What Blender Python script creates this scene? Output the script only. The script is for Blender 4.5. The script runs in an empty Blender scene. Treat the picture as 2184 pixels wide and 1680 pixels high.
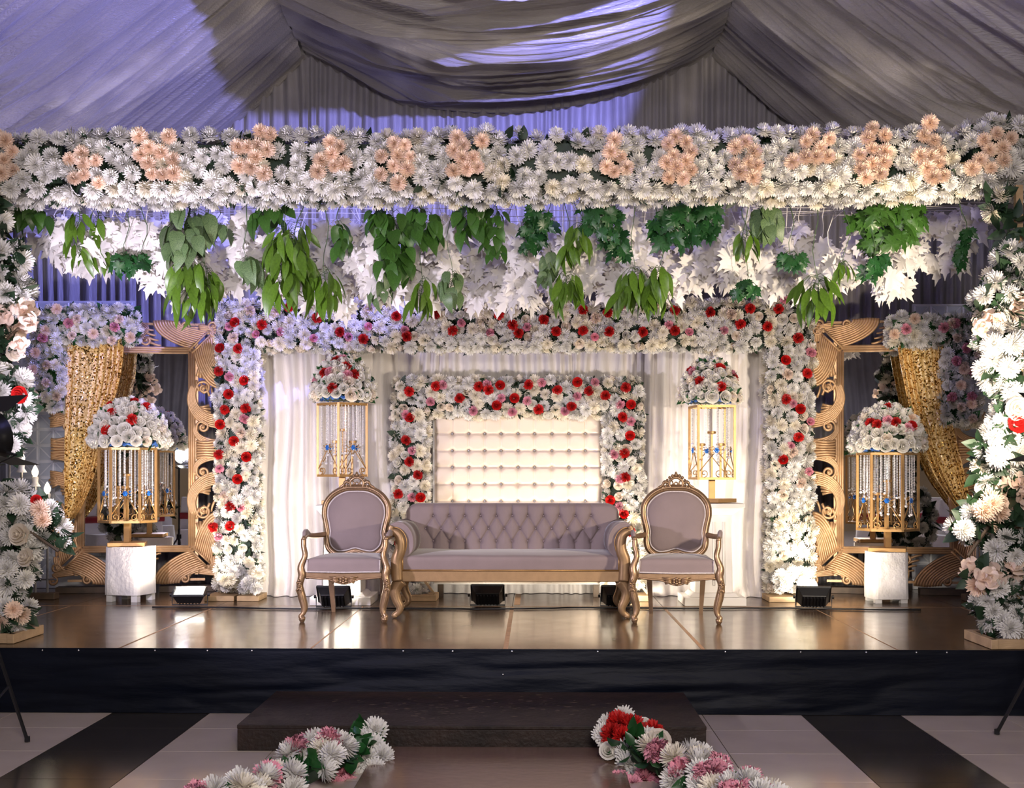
import bpy, math, random
import numpy as np
from mathutils import Vector, Matrix, Quaternion, Euler

# ------------------------------------------------------------------ camera, world, exposure
SC = bpy.context.scene
COL = SC.collection
F = 2700.0                 # focal length in pixels of the 2184 x 1680 frame
YAW = math.radians(1.0)
HS = 1.1                   # camera height above the stage top (z = 0)
FLOOR_Z = -0.395
HORIZON = 1003.0
cd = bpy.data.cameras.new('camera')
cam = bpy.data.objects.new('camera', cd); COL.objects.link(cam)
cam.location = (0, 0, HS); cam.rotation_euler = (math.pi/2, 0, YAW)
cd.sensor_width = 36.0; cd.sensor_fit = 'HORIZONTAL'
cd.lens = F/2184*36.0; cd.shift_y = (HORIZON-840)/2184
cd.clip_end = 100
SC.camera = cam
SC.view_settings.view_transform = 'Standard'
try: SC.view_settings.look = 'None'
except Exception: pass
SC.view_settings.gamma = 1.0
SC.view_settings.use_curve_mapping = False
SC.view_settings.exposure = 0.0
W = bpy.data.worlds.new('world'); SC.world = W; W.use_nodes = True
W.node_tree.nodes['Background'].inputs[0].default_value = (0.62, 0.57, 0.60, 1)
W.node_tree.nodes['Background'].inputs[1].default_value = 0.09

def lamp(name, kind, loc, target, power, color, size=0.3, size_y=None, spot=None, blend=0.3, spread=None):
    d = bpy.data.lights.new(name, kind)
    d.energy = power; d.color = color
    if kind == 'AREA':
        d.shape = 'RECTANGLE' if size_y else 'SQUARE'
        d.size = size
        if size_y: d.size_y = size_y
        if spread: d.spread = math.radians(spread)
    else:
        d.shadow_soft_size = size
    if kind == 'SPOT':
        d.spot_size = math.radians(spot); d.spot_blend = blend
    o = bpy.data.objects.new(name, d); COL.objects.link(o)
    o.location = loc
    o.rotation_euler = (Vector(target)-Vector(loc)).to_track_quat('-Z', 'Y').to_euler()
    return o

# truss spot and front wash lights, plus an added fill over the guests
lamp('blue_truss_light', 'SPOT', (1.08, 7.40, 4.42), (-3.92, 12.40, 6.4), 1800, (0.29, 0.29, 1.0), 0.03, spot=92, blend=0.10)
lamp('lilac_wash_light', 'AREA', (-1.6, -1.0, 4.2), (-1.5, 10.5, 3.0), 75, (0.60, 0.59, 1.0), 0.8, 0.5)
lamp('hall_wash_light', 'AREA', (0.7, -1.2, 2.5), (0.2, 10.0, 2.0), 310, (1.0, 0.89, 0.77), 1.2, 0.7)
lamp('hall_fill_light', 'AREA', (0.6, -3.6, 4.3), (-0.5, -3.0, 0.0), 220, (0.80, 0.80, 1.0), 1.2, 0.8)  # unseen area light added to brighten the hall shown in the mirrors

# ------------------------------------------------------------------ placing by measured photo points
def P(px, py, Y):
    u = (px-1092)/F; v = (HORIZON-py)/F
    t = Y/(u*math.sin(YAW)+math.cos(YAW))
    return Vector((t*(u*math.cos(YAW)-math.sin(YAW)), Y, HS+t*v))
def PX(px, Y): return P(px, HORIZON, Y).x
def PZ(py, Y): return HS+(HORIZON-py)/F*Y

# ------------------------------------------------------------------ mesh helpers
def catmull(pts, n=8, closed=False):
    pts = [Vector(p) for p in pts]; out = []
    N = len(pts); segs = N if closed else N-1
    for i in range(segs):
        if closed: p0, p1, p2, p3 = pts[i-1], pts[i], pts[(i+1) % N], pts[(i+2) % N]
        else: p0, p1, p2, p3 = pts[max(i-1, 0)], pts[i], pts[i+1], pts[min(i+2, N-1)]
        for k in range(n):
            t = k/n
            out.append(0.5*((2*p1)+(p2-p0)*t+(2*p0-5*p1+4*p2-p3)*t*t+(3*p1-p0-3*p2+p3)*t**3))
    if not closed: out.append(pts[-1].copy())
    return out

class MB:
    def __init__(s): s.v = []; s.f = []; s.mi = []
    def add(s, vs, fs, mi=0):
        o = len(s.v)
        s.v.extend([tuple(v) for v in vs])
        s.f.extend([tuple(i+o for i in f) for f in fs]); s.mi.extend([mi]*len(fs))
        return s
    def box(s, c, d, rz=0, mi=0, rot=None, top=(1, 1)):
        hx, hy, hz = d[0]/2, d[1]/2, d[2]/2
        M = rot if rot else Matrix.Rotation(rz, 3, 'Z')
        vs = []
        for z in (-1, 1):
            k = top if z > 0 else (1, 1)
            for (x, y) in ((-1, -1), (1, -1), (1, 1), (-1, 1)):
                vs.append(M @ Vector((x*hx*k[0], y*hy*k[1], z*hz))+Vector(c))
        return s.add(vs, [(3, 2, 1, 0), (4, 5, 6, 7), (0, 1, 5, 4), (1, 2, 6, 5), (2, 3, 7, 6), (3, 0, 4, 7)], mi)
    def tube(s, pts, r, n=6, closed=False, cap=True, flat=None, mi=0, up=None):
        """swept ring; r number or list; flat=(a,b) ellipse factors along (normal, binormal)."""
        pts = [Vector(p) for p in pts]; N = len(pts)
        rs = r if isinstance(r, (list, tuple)) else [r]*N
        tang = []
        for i in range(N):
            a = pts[i-1] if (closed or i > 0) else pts[i]
            b = pts[(i+1) % N] if (closed or i < N-1) else pts[i]
            t = (b-a); tang.append(t.normalized() if t.length > 1e-9 else Vector((0, 0, 1)))
        ref = Vector(up) if up else (Vector((0, 1, 0)) if abs(tang[0].y) < 0.9 else Vector((1, 0, 0)))
        nrm = ref-tang[0]*ref.dot(tang[0])
        nrm = nrm.normalized() if nrm.length > 1e-6 else tang[0].orthogonal().normalized()
        fa, fb = flat if flat else (1, 1)
        vs = []
        for i in range(N):
            if up:
                q = Vector(up); q = q-tang[i]*q.dot(tang[i])
                if q.length > 1e-4: nrm = q.normalized()
            else:
                nrm = nrm-tang[i]*nrm.dot(tang[i])
                nrm = nrm.normalized() if nrm.length > 1e-6 else tang[i].orthogonal().normalized()
            bn = tang[i].cross(nrm)
            for k in range(n):
                a = 2*math.pi*(k+0.5)/n
                vs.append(pts[i]+nrm*(math.cos(a)*rs[i]*fa)+bn*(math.sin(a)*rs[i]*fb))
        fs = []
        M = N if closed else N-1
        for i in range(M):
            j = (i+1) % N
            for k in range(n):
                l = (k+1) % n
                fs.append((i*n+k, i*n+l, j*n+l, j*n+k))
        if cap and not closed:
            fs.append(tuple(range(n-1, -1, -1))); fs.append(tuple((N-1)*n+k for k in range(n)))
        return s.add(vs, fs, mi)
    def lathe(s, prof, n=16, c=(0, 0, 0), mi=0, axis=None):
        vs = []; N = len(prof)
        M = axis if axis else Matrix.Identity(3)
        for (r, z) in prof:
            for k in range(n):
                a = 2*math.pi*k/n
                vs.append(M @ Vector((r*math.cos(a), r*math.sin(a), z))+Vector(c))
        fs = []
        for i in range(N-1):
            for k in range(n):
                l = (k+1) % n
                fs.append((i*n+k, i*n+l, (i+1)*n+l, (i+1)*n+k))
        fs.append(tuple(range(n-1, -1, -1))); fs.append(tuple((N-1)*n+k for k in range(n)))
        return s.add(vs, fs, mi)
    def prism(s, poly, y0, y1, mi=0, M=None):
        """poly in (x,z), extruded along y."""
        n = len(poly)
        f = (lambda q: M @ q) if M else (lambda q: q)
        vs = [f(Vector((x, y0, z))) for (x, z) in poly]+[f(Vector((x, y1, z))) for (x, z) in poly]
        fs = [tuple(range(n)), tuple(range(2*n-1, n-1, -1))]
        for i in range(n):
            j = (i+1) % n
            fs.append((j, i, n+i, n+j))
        return s.add(vs, fs, mi)
    def grid(s, fn, nu, nv, closed_u=False, mi=0, flip=False):
        vs = [fn(i/nu, j/nv) for j in range(nv+1) for i in range(nu+(0 if closed_u else 1))]
        w = nu if closed_u else nu+1
        fs = []
        for j in range(nv):
            for i in range(nu):
                k = (i+1) % w
                q = (j*w+i, j*w+k, (j+1)*w+k, (j+1)*w+i)
                fs.append(q[::-1] if flip else q)
        return s.add(vs, fs, mi)
    def mesh(s, name, smooth=False, mats=None):
        me = bpy.data.meshes.new(name)
        me.from_pydata([tuple(v) for v in s.v], [], s.f)
        for m in (mats or []): me.materials.append(MAT[m] if isinstance(m, str) else m)
        if mats and len(mats) > 1: me.polygons.foreach_set('material_index', s.mi)
        if smooth: me.polygons.foreach_set('use_smooth', [True]*len(me.polygons))
        me.update()
        return me

def np_mesh(name, V, faces, mats, smooth=False):
    """V (n,3) array; faces (m,k) array, all of one size."""
    me = bpy.data.meshes.new(name)
    V = np.asarray(V, dtype=np.float32); Fc = np.asarray(faces, dtype=np.int32)
    m, k = Fc.shape
    me.vertices.add(len(V)); me.vertices.foreach_set('co', V.ravel())
    me.loops.add(m*k); me.loops.foreach_set('vertex_index', Fc.ravel())
    me.polygons.add(m)
    me.polygons.foreach_set('loop_start', np.arange(0, m*k, k, dtype=np.int32))
    me.polygons.foreach_set('loop_total', np.full(m, k, dtype=np.int32))
    if smooth: me.polygons.foreach_set('use_smooth', np.ones(m, dtype=bool))
    for q in mats: me.materials.append(MAT[q] if isinstance(q, str) else q)
    me.update(calc_edges=True); me.validate()
    return me

def link(name, data, parent=None, loc=None, rot=None, scale=None):
    o = bpy.data.objects.new(name, data); COL.objects.link(o)
    if parent: o.parent = parent
    if loc is not None: o.location = loc
    if rot is not None:
        if isinstance(rot, Quaternion): o.rotation_mode = 'QUATERNION'; o.rotation_quaternion = rot
        else: o.rotation_euler = rot
    if scale is not None: o.scale = scale if hasattr(scale, '__len__') else (scale,)*3
    return o
def tag(o, label=None, cat=None, group=None, kind=None):
    if label: o['label'] = label
    if cat: o['category'] = cat
    if group: o['group'] = group
    if kind: o['kind'] = kind
    return o
def thing(name, label, cat, loc=(0, 0, 0), rz=0, group=None):
    o = bpy.data.objects.new(name, None); COL.objects.link(o)
    o.empty_display_size = 0.1
    o.location = loc; o.rotation_euler = (0, 0, rz)
    return tag(o, label, cat, group)
def part(name, mb, mat, parent=None, smooth=False, bevel=0, label=None, loc=None, rot=None, scale=None, kind=None, subsurf=0):
    mats = mat if isinstance(mat, (list, tuple)) else [mat]
    me = mb.mesh(name, smooth, mats) if isinstance(mb, MB) else mb
    o = link(name, me, parent, loc, rot, scale)
    if bevel:
        b = o.modifiers.new('bevel', 'BEVEL'); b.width = bevel; b.segments = 2; b.limit_method = 'ANGLE'
    if subsurf:
        b = o.modifiers.new('sub', 'SUBSURF'); b.levels = subsurf; b.render_levels = subsurf
    if label: o['label'] = label
    if kind: o['kind'] = kind
    return o
def structure(o): o['kind'] = 'structure'; return o

# ------------------------------------------------------------------ materials
MAT = {}
def mat(name, col, rough=0.5, metal=0.0, spec=0.5, var=0.0, vscale=8.0, bump=0.0, bscale=60.0, bstretch=None,
        col2=None, rnd=0.0, sheen=0.0, trans=0.0, emit=None, coat=0.0, alpha=None, rvar=0.0, island=False, bdist=0.02):
    m = bpy.data.materials.new(name); m.use_nodes = True
    nt = m.node_tree; N = nt.nodes; L = nt.links
    b = N['Principled BSDF']
    b.inputs['Base Color'].default_value = (*col, 1)
    b.inputs['Roughness'].default_value = rough
    b.inputs['Metallic'].default_value = metal
    b.inputs['Specular IOR Level'].default_value = spec
    if sheen: b.inputs['Sheen Weight'].default_value = sheen; b.inputs['Sheen Roughness'].default_value = 0.4
    if coat: b.inputs['Coat Weight'].default_value = coat; b.inputs['Coat Roughness'].default_value = 0.1
    if emit: b.inputs['Emission Color'].default_value = (*emit[0], 1); b.inputs['Emission Strength'].default_value = emit[1]
    tc = N.new('ShaderNodeTexCoord')
    cur = None
    if var or col2:
        nz = N.new('ShaderNodeTexNoise'); nz.inputs['Scale'].default_value = vscale; nz.inputs['Detail'].default_value = 5
        L.new(tc.outputs['Object'], nz.inputs['Vector'])
        mx = N.new('ShaderNodeMix'); mx.data_type = 'RGBA'
        c2 = col2 if col2 else tuple(max(0, c*(1-var)) for c in col)
        mx.inputs[6].default_value = (*col, 1); mx.inputs[7].default_value = (*c2, 1)
        rp = N.new('ShaderNodeMapRange'); rp.inputs[1].default_value = 0.35; rp.inputs[2].default_value = 0.68
        L.new(nz.outputs['Fac'], rp.inputs[0]); L.new(rp.outputs[0], mx.inputs[0])
        cur = mx.outputs[2]
        if rvar:
            r2 = N.new('ShaderNodeMapRange'); r2.inputs[3].default_value = rough; r2.inputs[4].default_value = rough+rvar
            L.new(nz.outputs['Fac'], r2.inputs[0]); L.new(r2.outputs[0], b.inputs['Roughness'])
    if rnd:
        oi = N.new('ShaderNodeObjectInfo')
        src = oi.outputs['Random']
        if island:
            g = N.new('ShaderNodeNewGeometry'); ad = N.new('ShaderNodeMath'); ad.operation = 'ADD'
            ml = N.new('ShaderNodeMath'); ml.operation = 'MULTIPLY'; ml.inputs[1].default_value = 0.5
            L.new(oi.outputs['Random'], ad.inputs[0]); L.new(g.outputs['Random Per Island'], ad.inputs[1])
            L.new(ad.outputs[0], ml.inputs[0]); src = ml.outputs[0]
        mr = N.new('ShaderNodeMapRange'); mr.inputs[3].default_value = 1-rnd; mr.inputs[4].default_value = 1+rnd*0.35
        L.new(src, mr.inputs[0])
        hs = N.new('ShaderNodeHueSaturation')
        L.new(mr.outputs[0], hs.inputs['Value'])
        if cur: L.new(cur, hs.inputs['Color'])
        else: hs.inputs['Color'].default_value = (*col, 1)
        cur = hs.outputs[0]
    if cur: L.new(cur, b.inputs['Base Color'])
    if bump:
        nb = N.new('ShaderNodeTexNoise'); nb.inputs['Scale'].default_value = bscale; nb.inputs['Detail'].default_value = 4
        if bstretch:
            mp = N.new('ShaderNodeMapping'); mp.inputs['Scale'].default_value = bstretch
            L.new(tc.outputs['Object'], mp.inputs['Vector']); L.new(mp.outputs[0], nb.inputs['Vector'])
        else: L.new(tc.outputs['Object'], nb.inputs['Vector'])
        bp = N.new('ShaderNodeBump'); bp.inputs['Strength'].default_value = bump; bp.inputs['Distance'].default_value = bdist
        L.new(nb.outputs['Fac'], bp.inputs['Height']); L.new(bp.outputs[0], b.inputs['Normal'])
    if trans:
        out = N['Material Output']; tr = N.new('ShaderNodeBsdfTranslucent'); ms = N.new('ShaderNodeMixShader')
        ms.inputs[0].default_value = trans
        if cur: L.new(cur, tr.inputs[0])
        else: tr.inputs[0].default_value = (*col, 1)
        L.new(b.outputs[0], ms.inputs[1]); L.new(tr.outputs[0], ms.inputs[2]); L.new(ms.outputs[0], out.inputs[0])
    MAT[name] = m
    return m

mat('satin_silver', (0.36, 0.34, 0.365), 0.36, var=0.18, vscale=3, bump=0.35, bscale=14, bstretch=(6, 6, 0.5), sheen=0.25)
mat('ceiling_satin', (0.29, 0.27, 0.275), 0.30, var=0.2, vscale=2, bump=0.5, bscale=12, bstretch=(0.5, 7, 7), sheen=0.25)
mat('sheer_white', (0.87, 0.82, 0.79), 0.6, var=0.06, vscale=4, bump=0.3, bscale=18, bstretch=(4, 4, 0.7), sheen=0.2)
mat('tile_light', (0.66, 0.56, 0.47), 0.13, var=0.10, vscale=2.5, rnd=0.05, bump=0.02, bscale=5)
mat('tile_dark', (0.045, 0.04, 0.036), 0.16, var=0.25, vscale=3, rnd=0.08)
mat('grout', (0.06, 0.05, 0.045), 0.9, var=0.2)
mat('stage_ply', (0.10, 0.055, 0.028), 0.16, var=0.5, vscale=5, bump=0.10, bscale=26, bstretch=(1.4, 3.5, 1), rvar=0.16, coat=0.3, rnd=0.1, bdist=0.01)
mat('seam_wood', (0.42, 0.24, 0.12), 0.5, var=0.3, vscale=20)
mat('skirt_black', (0.0025, 0.004, 0.010), 0.5, spec=0.14, var=0.3, vscale=3, bump=0.22, bscale=9, bstretch=(0.7, 1, 3.5))
mat('step_brown', (0.024, 0.012, 0.008), 0.42, spec=0.3, col2=(0.012, 0.007, 0.005), vscale=7, bump=0.25, bscale=35, rvar=0.25)
mat('scuff', (0.20, 0.14, 0.10), 0.6, var=0.3)
mat('walk_brown', (0.20, 0.115, 0.08), 0.15, var=0.3, vscale=4, bump=0.06, bscale=22, rvar=0.15, coat=0.3)
mat('foliage_dark', (0.018, 0.050, 0.020), 0.55, var=0.5, vscale=14, rnd=0.3, island=True)
mat('leaf_green', (0.055, 0.155, 0.022), 0.36, var=0.35, vscale=16, rnd=0.5, trans=0.12, island=True)
mat('leaf_bright', (0.105, 0.215, 0.018), 0.36, var=0.3, vscale=14, rnd=0.5, trans=0.15, island=True)
mat('leaf_deep', (0.022, 0.105, 0.026), 0.36, var=0.4, vscale=14, rnd=0.3, trans=0.08, island=True)
mat('leaf_variegated', (0.045, 0.095, 0.035), 0.45, col2=(0.17, 0.26, 0.10), vscale=34, rnd=0.2, trans=0.08)
mat('leaf_white', (0.86, 0.82, 0.79), 0.6, var=0.04, rnd=0.22, trans=0.10)
mat('vine_stem', (0.05, 0.10, 0.03), 0.6, var=0.3)
mat('vine_white', (0.80, 0.76, 0.72), 0.6, var=0.1)
mat('mum_white', (0.84, 0.82, 0.78), 0.75, var=0.05, vscale=10, rnd=0.14, trans=0.06)
mat('mum_cream', (0.92, 0.86, 0.73), 0.75, var=0.08, vscale=10, rnd=0.12, trans=0.06)
mat('mum_peach', (0.97, 0.765, 0.61), 0.75, var=0.10, vscale=20, rnd=0.15, trans=0.12)
mat('rose_cream', (0.94, 0.85, 0.74), 0.6, var=0.08, vscale=12, rnd=0.08, trans=0.15)
mat('rose_white', (0.90, 0.87, 0.80), 0.6, var=0.05, vscale=12, rnd=0.06, trans=0.12)
mat('carnation_red', (0.72, 0.012, 0.010), 0.6, var=0.35, vscale=40, rnd=0.25, trans=0.06)
mat('carnation_pink', (0.90, 0.38, 0.48), 0.65, var=0.2, vscale=40, rnd=0.15, trans=0.10)
mat('bloom_peach', (0.97, 0.79, 0.67), 0.55, var=0.12, vscale=18, rnd=0.1, trans=0.15)
mat('gold_frame', (0.66, 0.41, 0.22), 0.38, metal=0.35, var=0.25, vscale=9, bump=0.08, bscale=90)
mat('gold_chair', (0.37, 0.235, 0.135), 0.33, metal=0.6, var=0.25, vscale=14, bump=0.06, bscale=90)
mat('gold_paint', (0.33, 0.205, 0.105), 0.42, metal=0.5, var=0.15, vscale=20, bump=0.05, bscale=200)
mat('gold_wire', (0.50, 0.29, 0.11), 0.38, metal=0.5, var=0.15, vscale=20)
mat('velvet_taupe', (0.255, 0.195, 0.195), 0.8, var=0.10, vscale=6, sheen=0.25, bump=0.06, bscale=120)
mat('piping', (0.62, 0.55, 0.55), 0.5, bump=0.5, bscale=160)
mat('button', (0.30, 0.23, 0.25), 0.7, var=0.1)
mat('leather_cream', (0.70, 0.59, 0.49), 0.38, var=0.07, vscale=5, bump=0.08, bscale=30)
mat('crystal', (0.92, 0.90, 0.92), 0.10, metal=0.1, spec=0.9, coat=0.6)
mat('gem_blue', (0.03, 0.20, 0.70), 0.15, metal=0.3, spec=0.8)
mat('ribbon_blue', (0.03, 0.12, 0.42), 0.5, var=0.3, vscale=40)
mat('mirror', (0.74, 0.75, 0.76), 0.012, metal=1.0)
mat('mirror_tile', (0.72, 0.77, 0.88), 0.08, metal=0.3)
mat('bevel_silver', (0.92, 0.94, 1.0), 0.25, metal=0.2)
mat('cloth_white', (0.84, 0.80, 0.78), 0.7, var=0.05, bump=0.35, bscale=30)
mat('paint_white', (0.86, 0.83, 0.80), 0.45, var=0.05, vscale=6)
mat('black_plastic', (0.010, 0.010, 0.012), 0.38, var=0.2)
mat('black_metal', (0.016, 0.016, 0.018), 0.4, metal=0.2, var=0.2)
mat('grey_metal', (0.30, 0.29, 0.30), 0.4, metal=0.6, var=0.2)
mat('raw_wood', (0.52, 0.35, 0.19), 0.6, var=0.3, vscale=10, bump=0.2, bscale=20, bstretch=(1, 8, 8))
mat('dark_wood', (0.10, 0.065, 0.04), 0.6, var=0.4, vscale=10)
mat('stud_metal', (0.85, 0.85, 0.88), 0.2, metal=0.9)
mat('lamp_glass', (1, 1, 1), 0.3, emit=((1.0, 0.93, 0.80), 14.0))
mat('lamp_glass_key', (1, 1, 1), 0.3, emit=((1.0, 0.94, 0.86), 26.0))
mat('bulb_glow', (1, 0.9, 0.7), 0.3, emit=((1.0, 0.82, 0.55), 9.0))
mat('hall_wall', (0.46, 0.33, 0.17), 0.7, var=0.15, vscale=2)
mat('chair_cover', (0.80, 0.79, 0.80), 0.7, var=0.05, bump=0.3, bscale=12)
mat('sash_red', (0.35, 0.008, 0.02), 0.45, var=0.3, vscale=10)

def sequin_material():
    m = bpy.data.materials.new('sequin_gold'); m.use_nodes = True
    nt = m.node_tree; N = nt.nodes; L = nt.links; b = N['Principled BSDF']
    tc = N.new('ShaderNodeTexCoord'); vo = N.new('ShaderNodeTexVoronoi'); vo.inputs['Scale'].default_value = 84
    L.new(tc.outputs['Object'], vo.inputs['Vector'])
    sub = N.new('ShaderNodeVectorMath'); sub.operation = 'SUBTRACT'; sub.inputs[1].default_value = (0.5, 0.5, 0.5)
    L.new(vo.outputs['Color'], sub.inputs[0])
    sc = N.new('ShaderNodeVectorMath'); sc.operation = 'SCALE'
    L.new(sub.outputs[0], sc.inputs[0])
    g = N.new('ShaderNodeNewGeometry'); ad = N.new('ShaderNodeVectorMath'); ad.operation = 'ADD'
    L.new(g.outputs['Normal'], ad.inputs[0]); L.new(sc.outputs[0], ad.inputs[1])
    nr = N.new('ShaderNodeVectorMath'); nr.operation = 'NORMALIZE'; L.new(ad.outputs[0], nr.inputs[0])
    L.new(nr.outputs[0], b.inputs['Normal'])
    sp = N.new('ShaderNodeSeparateColor'); L.new(vo.outputs['Color'], sp.inputs[0])
    mx = N.new('ShaderNodeMix'); mx.data_type = 'RGBA'
    mx.inputs[6].default_value = (0.55, 0.31, 0.07, 1); mx.inputs[7].default_value = (0.98, 0.72, 0.32, 1)
    L.new(sp.outputs[0], mx.inputs[0]); L.new(mx.outputs[2], b.inputs['Base Color'])
    gt = N.new('ShaderNodeMath'); gt.operation = 'GREATER_THAN'; gt.inputs[1].default_value = 0.70
    L.new(sp.outputs[1], gt.inputs[0]); L.new(gt.outputs[0], b.inputs['Metallic']); b.inputs['Roughness'].default_value = 0.2
    js = N.new('ShaderNodeMapRange'); js.inputs[3].default_value = 0.32; js.inputs[4].default_value = 1.15
    L.new(gt.outputs[0], js.inputs[0]); L.new(js.outputs[0], sc.inputs['Scale'])
    MAT['sequin_gold'] = m
sequin_material()
# ================================================================== THE SETTING
def vnoise(x, y, seed=0):
    """smooth value noise on numpy arrays."""
    x = np.asarray(x, float); y = np.asarray(y, float)
    xi = np.floor(x).astype(int); yi = np.floor(y).astype(int)
    def h(a, b):
        n = (a*374761393+b*668265263+seed*974634361) & 0x7fffffff
        n = (n ^ (n >> 13))*1274126177 & 0x7fffffff
        return ((n ^ (n >> 16)) & 0xffff)/65535.0
    fx = x-xi; fy = y-yi
    sx = fx*fx*(3-2*fx); sy = fy*fy*(3-2*fy)
    return (h(xi, yi)*(1-sx)+h(xi+1, yi)*sx)*(1-sy)+(h(xi, yi+1)*(1-sx)+h(xi+1, yi+1)*sx)*sy
def grid_faces(nu, nv):
    i, j = np.meshgrid(np.arange(nu), np.arange(nv)); w = nu+1
    a = (j*w+i).ravel()
    return np.stack([a, a+1, a+w+1, a+w], 1)

STAGE_Y0, STAGE_Y1 = 7.8, 12.6
# floor
fl = structure(part('floor', MB().box((0, -0.8, FLOOR_Z-0.06), (17, 18.4, 0.10)), 'grout'))
TS = 0.606
tl = MB().box((0, 0, 0.004), (TS-0.005, TS-0.005, 0.010)).mesh('tile_light', False, ['tile_light'])
td = MB().box((0, 0, 0.004), (TS-0.005, TS-0.005, 0.010)).mesh('tile_dark', False, ['tile_dark'])
for i in range(-4, 12):
    for j in range(-2, 13):
        x0 = -3.213+(i+0.5)*TS-0.0; y0 = 6.71+TS/2-j*TS
        dark = i in (1, 8)
        link('tile', td if dark else tl, fl, (x0, y0, FLOOR_Z-0.010))
far = MB().box((0, -5.6, FLOOR_Z-0.007), (17, 8.6, 0.008)); part('far_tiling', far, 'tile_light', fl)

# stage: frame, plywood sheets, seams, skirt, studs
st = structure(part('stage_platform', MB().box((0, (STAGE_Y0+STAGE_Y1)/2+0.03, -0.22), (10.4, STAGE_Y1-STAGE_Y0-0.06, 0.36)), 'dark_wood'))
SX = [-5.2, -3.76, -2.57, -1.38, -0.176, 1.04, 2.23, 3.42, 5.2]
SY = [STAGE_Y0, 10.24, STAGE_Y1]
for i in range(len(SX)-1):
    for j in range(2):
        w = SX[i+1]-SX[i]-0.004; d = SY[j+1]-SY[j]-0.004
        part('plywood_sheet', MB().box((0, 0, 0), (w, d, 0.04)), 'stage_ply', st, loc=((SX[i]+SX[i+1])/2, (SY[j]+SY[j+1])/2, -0.020))
for i, x in enumerate(SX[1:-1]):
    w = (0.010, 0.016, 0.010, 0.030, 0.024, 0.010, 0.01)[i]
    part('seam_tape', MB().box((x, 9.0, 0.0004), (w, 2.4, 0.0012)), 'seam_wood', st)
part('seam_tape', MB().box((0, 10.24, 0.0004), (10.2, 0.018, 0.0012)), 'seam_wood', st)
part('seam_tape', MB().box((-0.14, 10.9, 0.0006), (0.05, 1.1, 0.0012)), 'seam_wood', st)
# skirt cloth with sagging horizontal folds
nu, nv = 260, 26
U, Vv = np.meshgrid(np.linspace(0, 1, nu+1), np.linspace(0, 1, nv+1))
X = -5.2+10.4*U; Z = -0.004-(0.389+0.0*U)*Vv
fold = (vnoise(X*1.2+4, Vv*5+X*0.4, 3)-0.5)*0.05*np.sin(np.pi*np.clip(Vv, 0, 1))**0.7+(vnoise(X*5, Vv*11, 5)-0.5)*0.014*Vv
Y = STAGE_Y0-0.012-np.abs(fold)-0.02*Vv**3
V = np.stack([X, Y, Z], -1).reshape(-1, 3)
part('skirt', np_mesh('skirt', V, grid_faces(nu, nv)[:, ::-1], ['skirt_black'], True), 'skirt_black', st, label='black satin skirt cloth')
part('skirt_hem', MB().box((0, STAGE_Y0-0.008, -0.006), (10.4, 0.012, 0.014)), 'skirt_black', st)
stud = MB().lathe([(0.001, -0.002), (0.006, -0.002), (0.005, 0.002), (0.001, 0.003)], 8, axis=Matrix.Rotation(math.pi/2, 3, 'X')).mesh('stud', True, ['stud_metal'])
for px in (90, 167, 330, 442, 537, 860, 965, 1092, 1275, 1547, 1708, 1848, 1955, 2020):
    link('stud', stud, st, (PX(px, 7.78), STAGE_Y0-0.017, -0.012))
link('stud', stud, st, (PX(1073, 7.78), STAGE_Y0-0.045, -0.15))

# back wall of gathered satin
def pleat_sheet(name, x0, x1, z0, z1, y, lam, amp, mname, seed=0, cols=8, rows=10, parent=None, jit=0.5, puddle=0.0, soft=0.0):
    nu = int((x1-x0)/lam*cols); nv = rows
    U, Vv = np.meshgrid(np.linspace(0, 1, nu+1), np.linspace(0, 1, nv+1))
    X = x0+(x1-x0)*U; Z = z0+(z1-z0)*Vv
    ph = X/lam+jit*3*vnoise(X*2.1/lam/6, Vv*1.4, seed)+0.35*vnoise(X/lam, Vv*3+7, seed+9)
    am = amp*(0.45+0.9*vnoise(X/lam*0.7, Vv*1.1, seed+3))
    s = np.sin(2*np.pi*ph)
    Yy = y+am*np.sign(s)*np.abs(s)**0.7+amp*0.9*(vnoise(X/lam*0.22, Vv*1.0, seed+5)-0.5)
    Yy = Yy-puddle*np.exp(-Vv*14)*(0.6+0.8*vnoise(X*6, Vv*0, seed+8))
    V = np.stack([X, Yy, Z], -1).reshape(-1, 3)
    me = np_mesh(name, V, grid_faces(nu, nv), [mname], True)
    return link(name, me, parent)
WALL_Y = 12.35
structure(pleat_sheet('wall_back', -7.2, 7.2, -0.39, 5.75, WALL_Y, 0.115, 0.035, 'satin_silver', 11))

# tent ceiling: three hanging bays of satin
RL = P(652, 98, WALL_Y); RR = P(1517, 104, WALL_Y)
RIDGE_Z = (RL.z+RR.z)/2
ceil = bpy.data.objects.new('ceiling', None); COL.objects.link(ceil); structure(ceil)
def bay(name, fx, fz, seed, y0, y1, nu, nv, amp=1.0):
    U, T = np.meshgrid(np.linspace(0, 1, nu+1), np.linspace(0, 1, nv+1))
    Yd = y0+(y1-y0)*T
    X = fx(U); Z = fz(U)
    env = np.clip(np.sin(np.pi*np.clip(U*0.92+0.04, 0, 1)), 0, 1)**0.6
    h = 0
    for k, (lam, a) in enumerate(((0.62, 0.11), (0.27, 0.11), (0.13, 0.060), (0.06, 0.018))):
        n = vnoise(Yd/lam+U*0.9*(k % 2)+0.5*np.sin(U*3+k), U*1.6+k*7, seed+k)
        r = 1-np.abs(2*n-1)
        h = h+a*(r**2.4)*(env*0.80+0.30)
    Z = Z-h*amp
    V = np.stack([X, Yd, Z], -1).reshape(-1, 3)
    o = link(name, np_mesh(name, V, grid_faces(nu, nv), ['ceiling_satin'], True), ceil)
    return o
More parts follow.
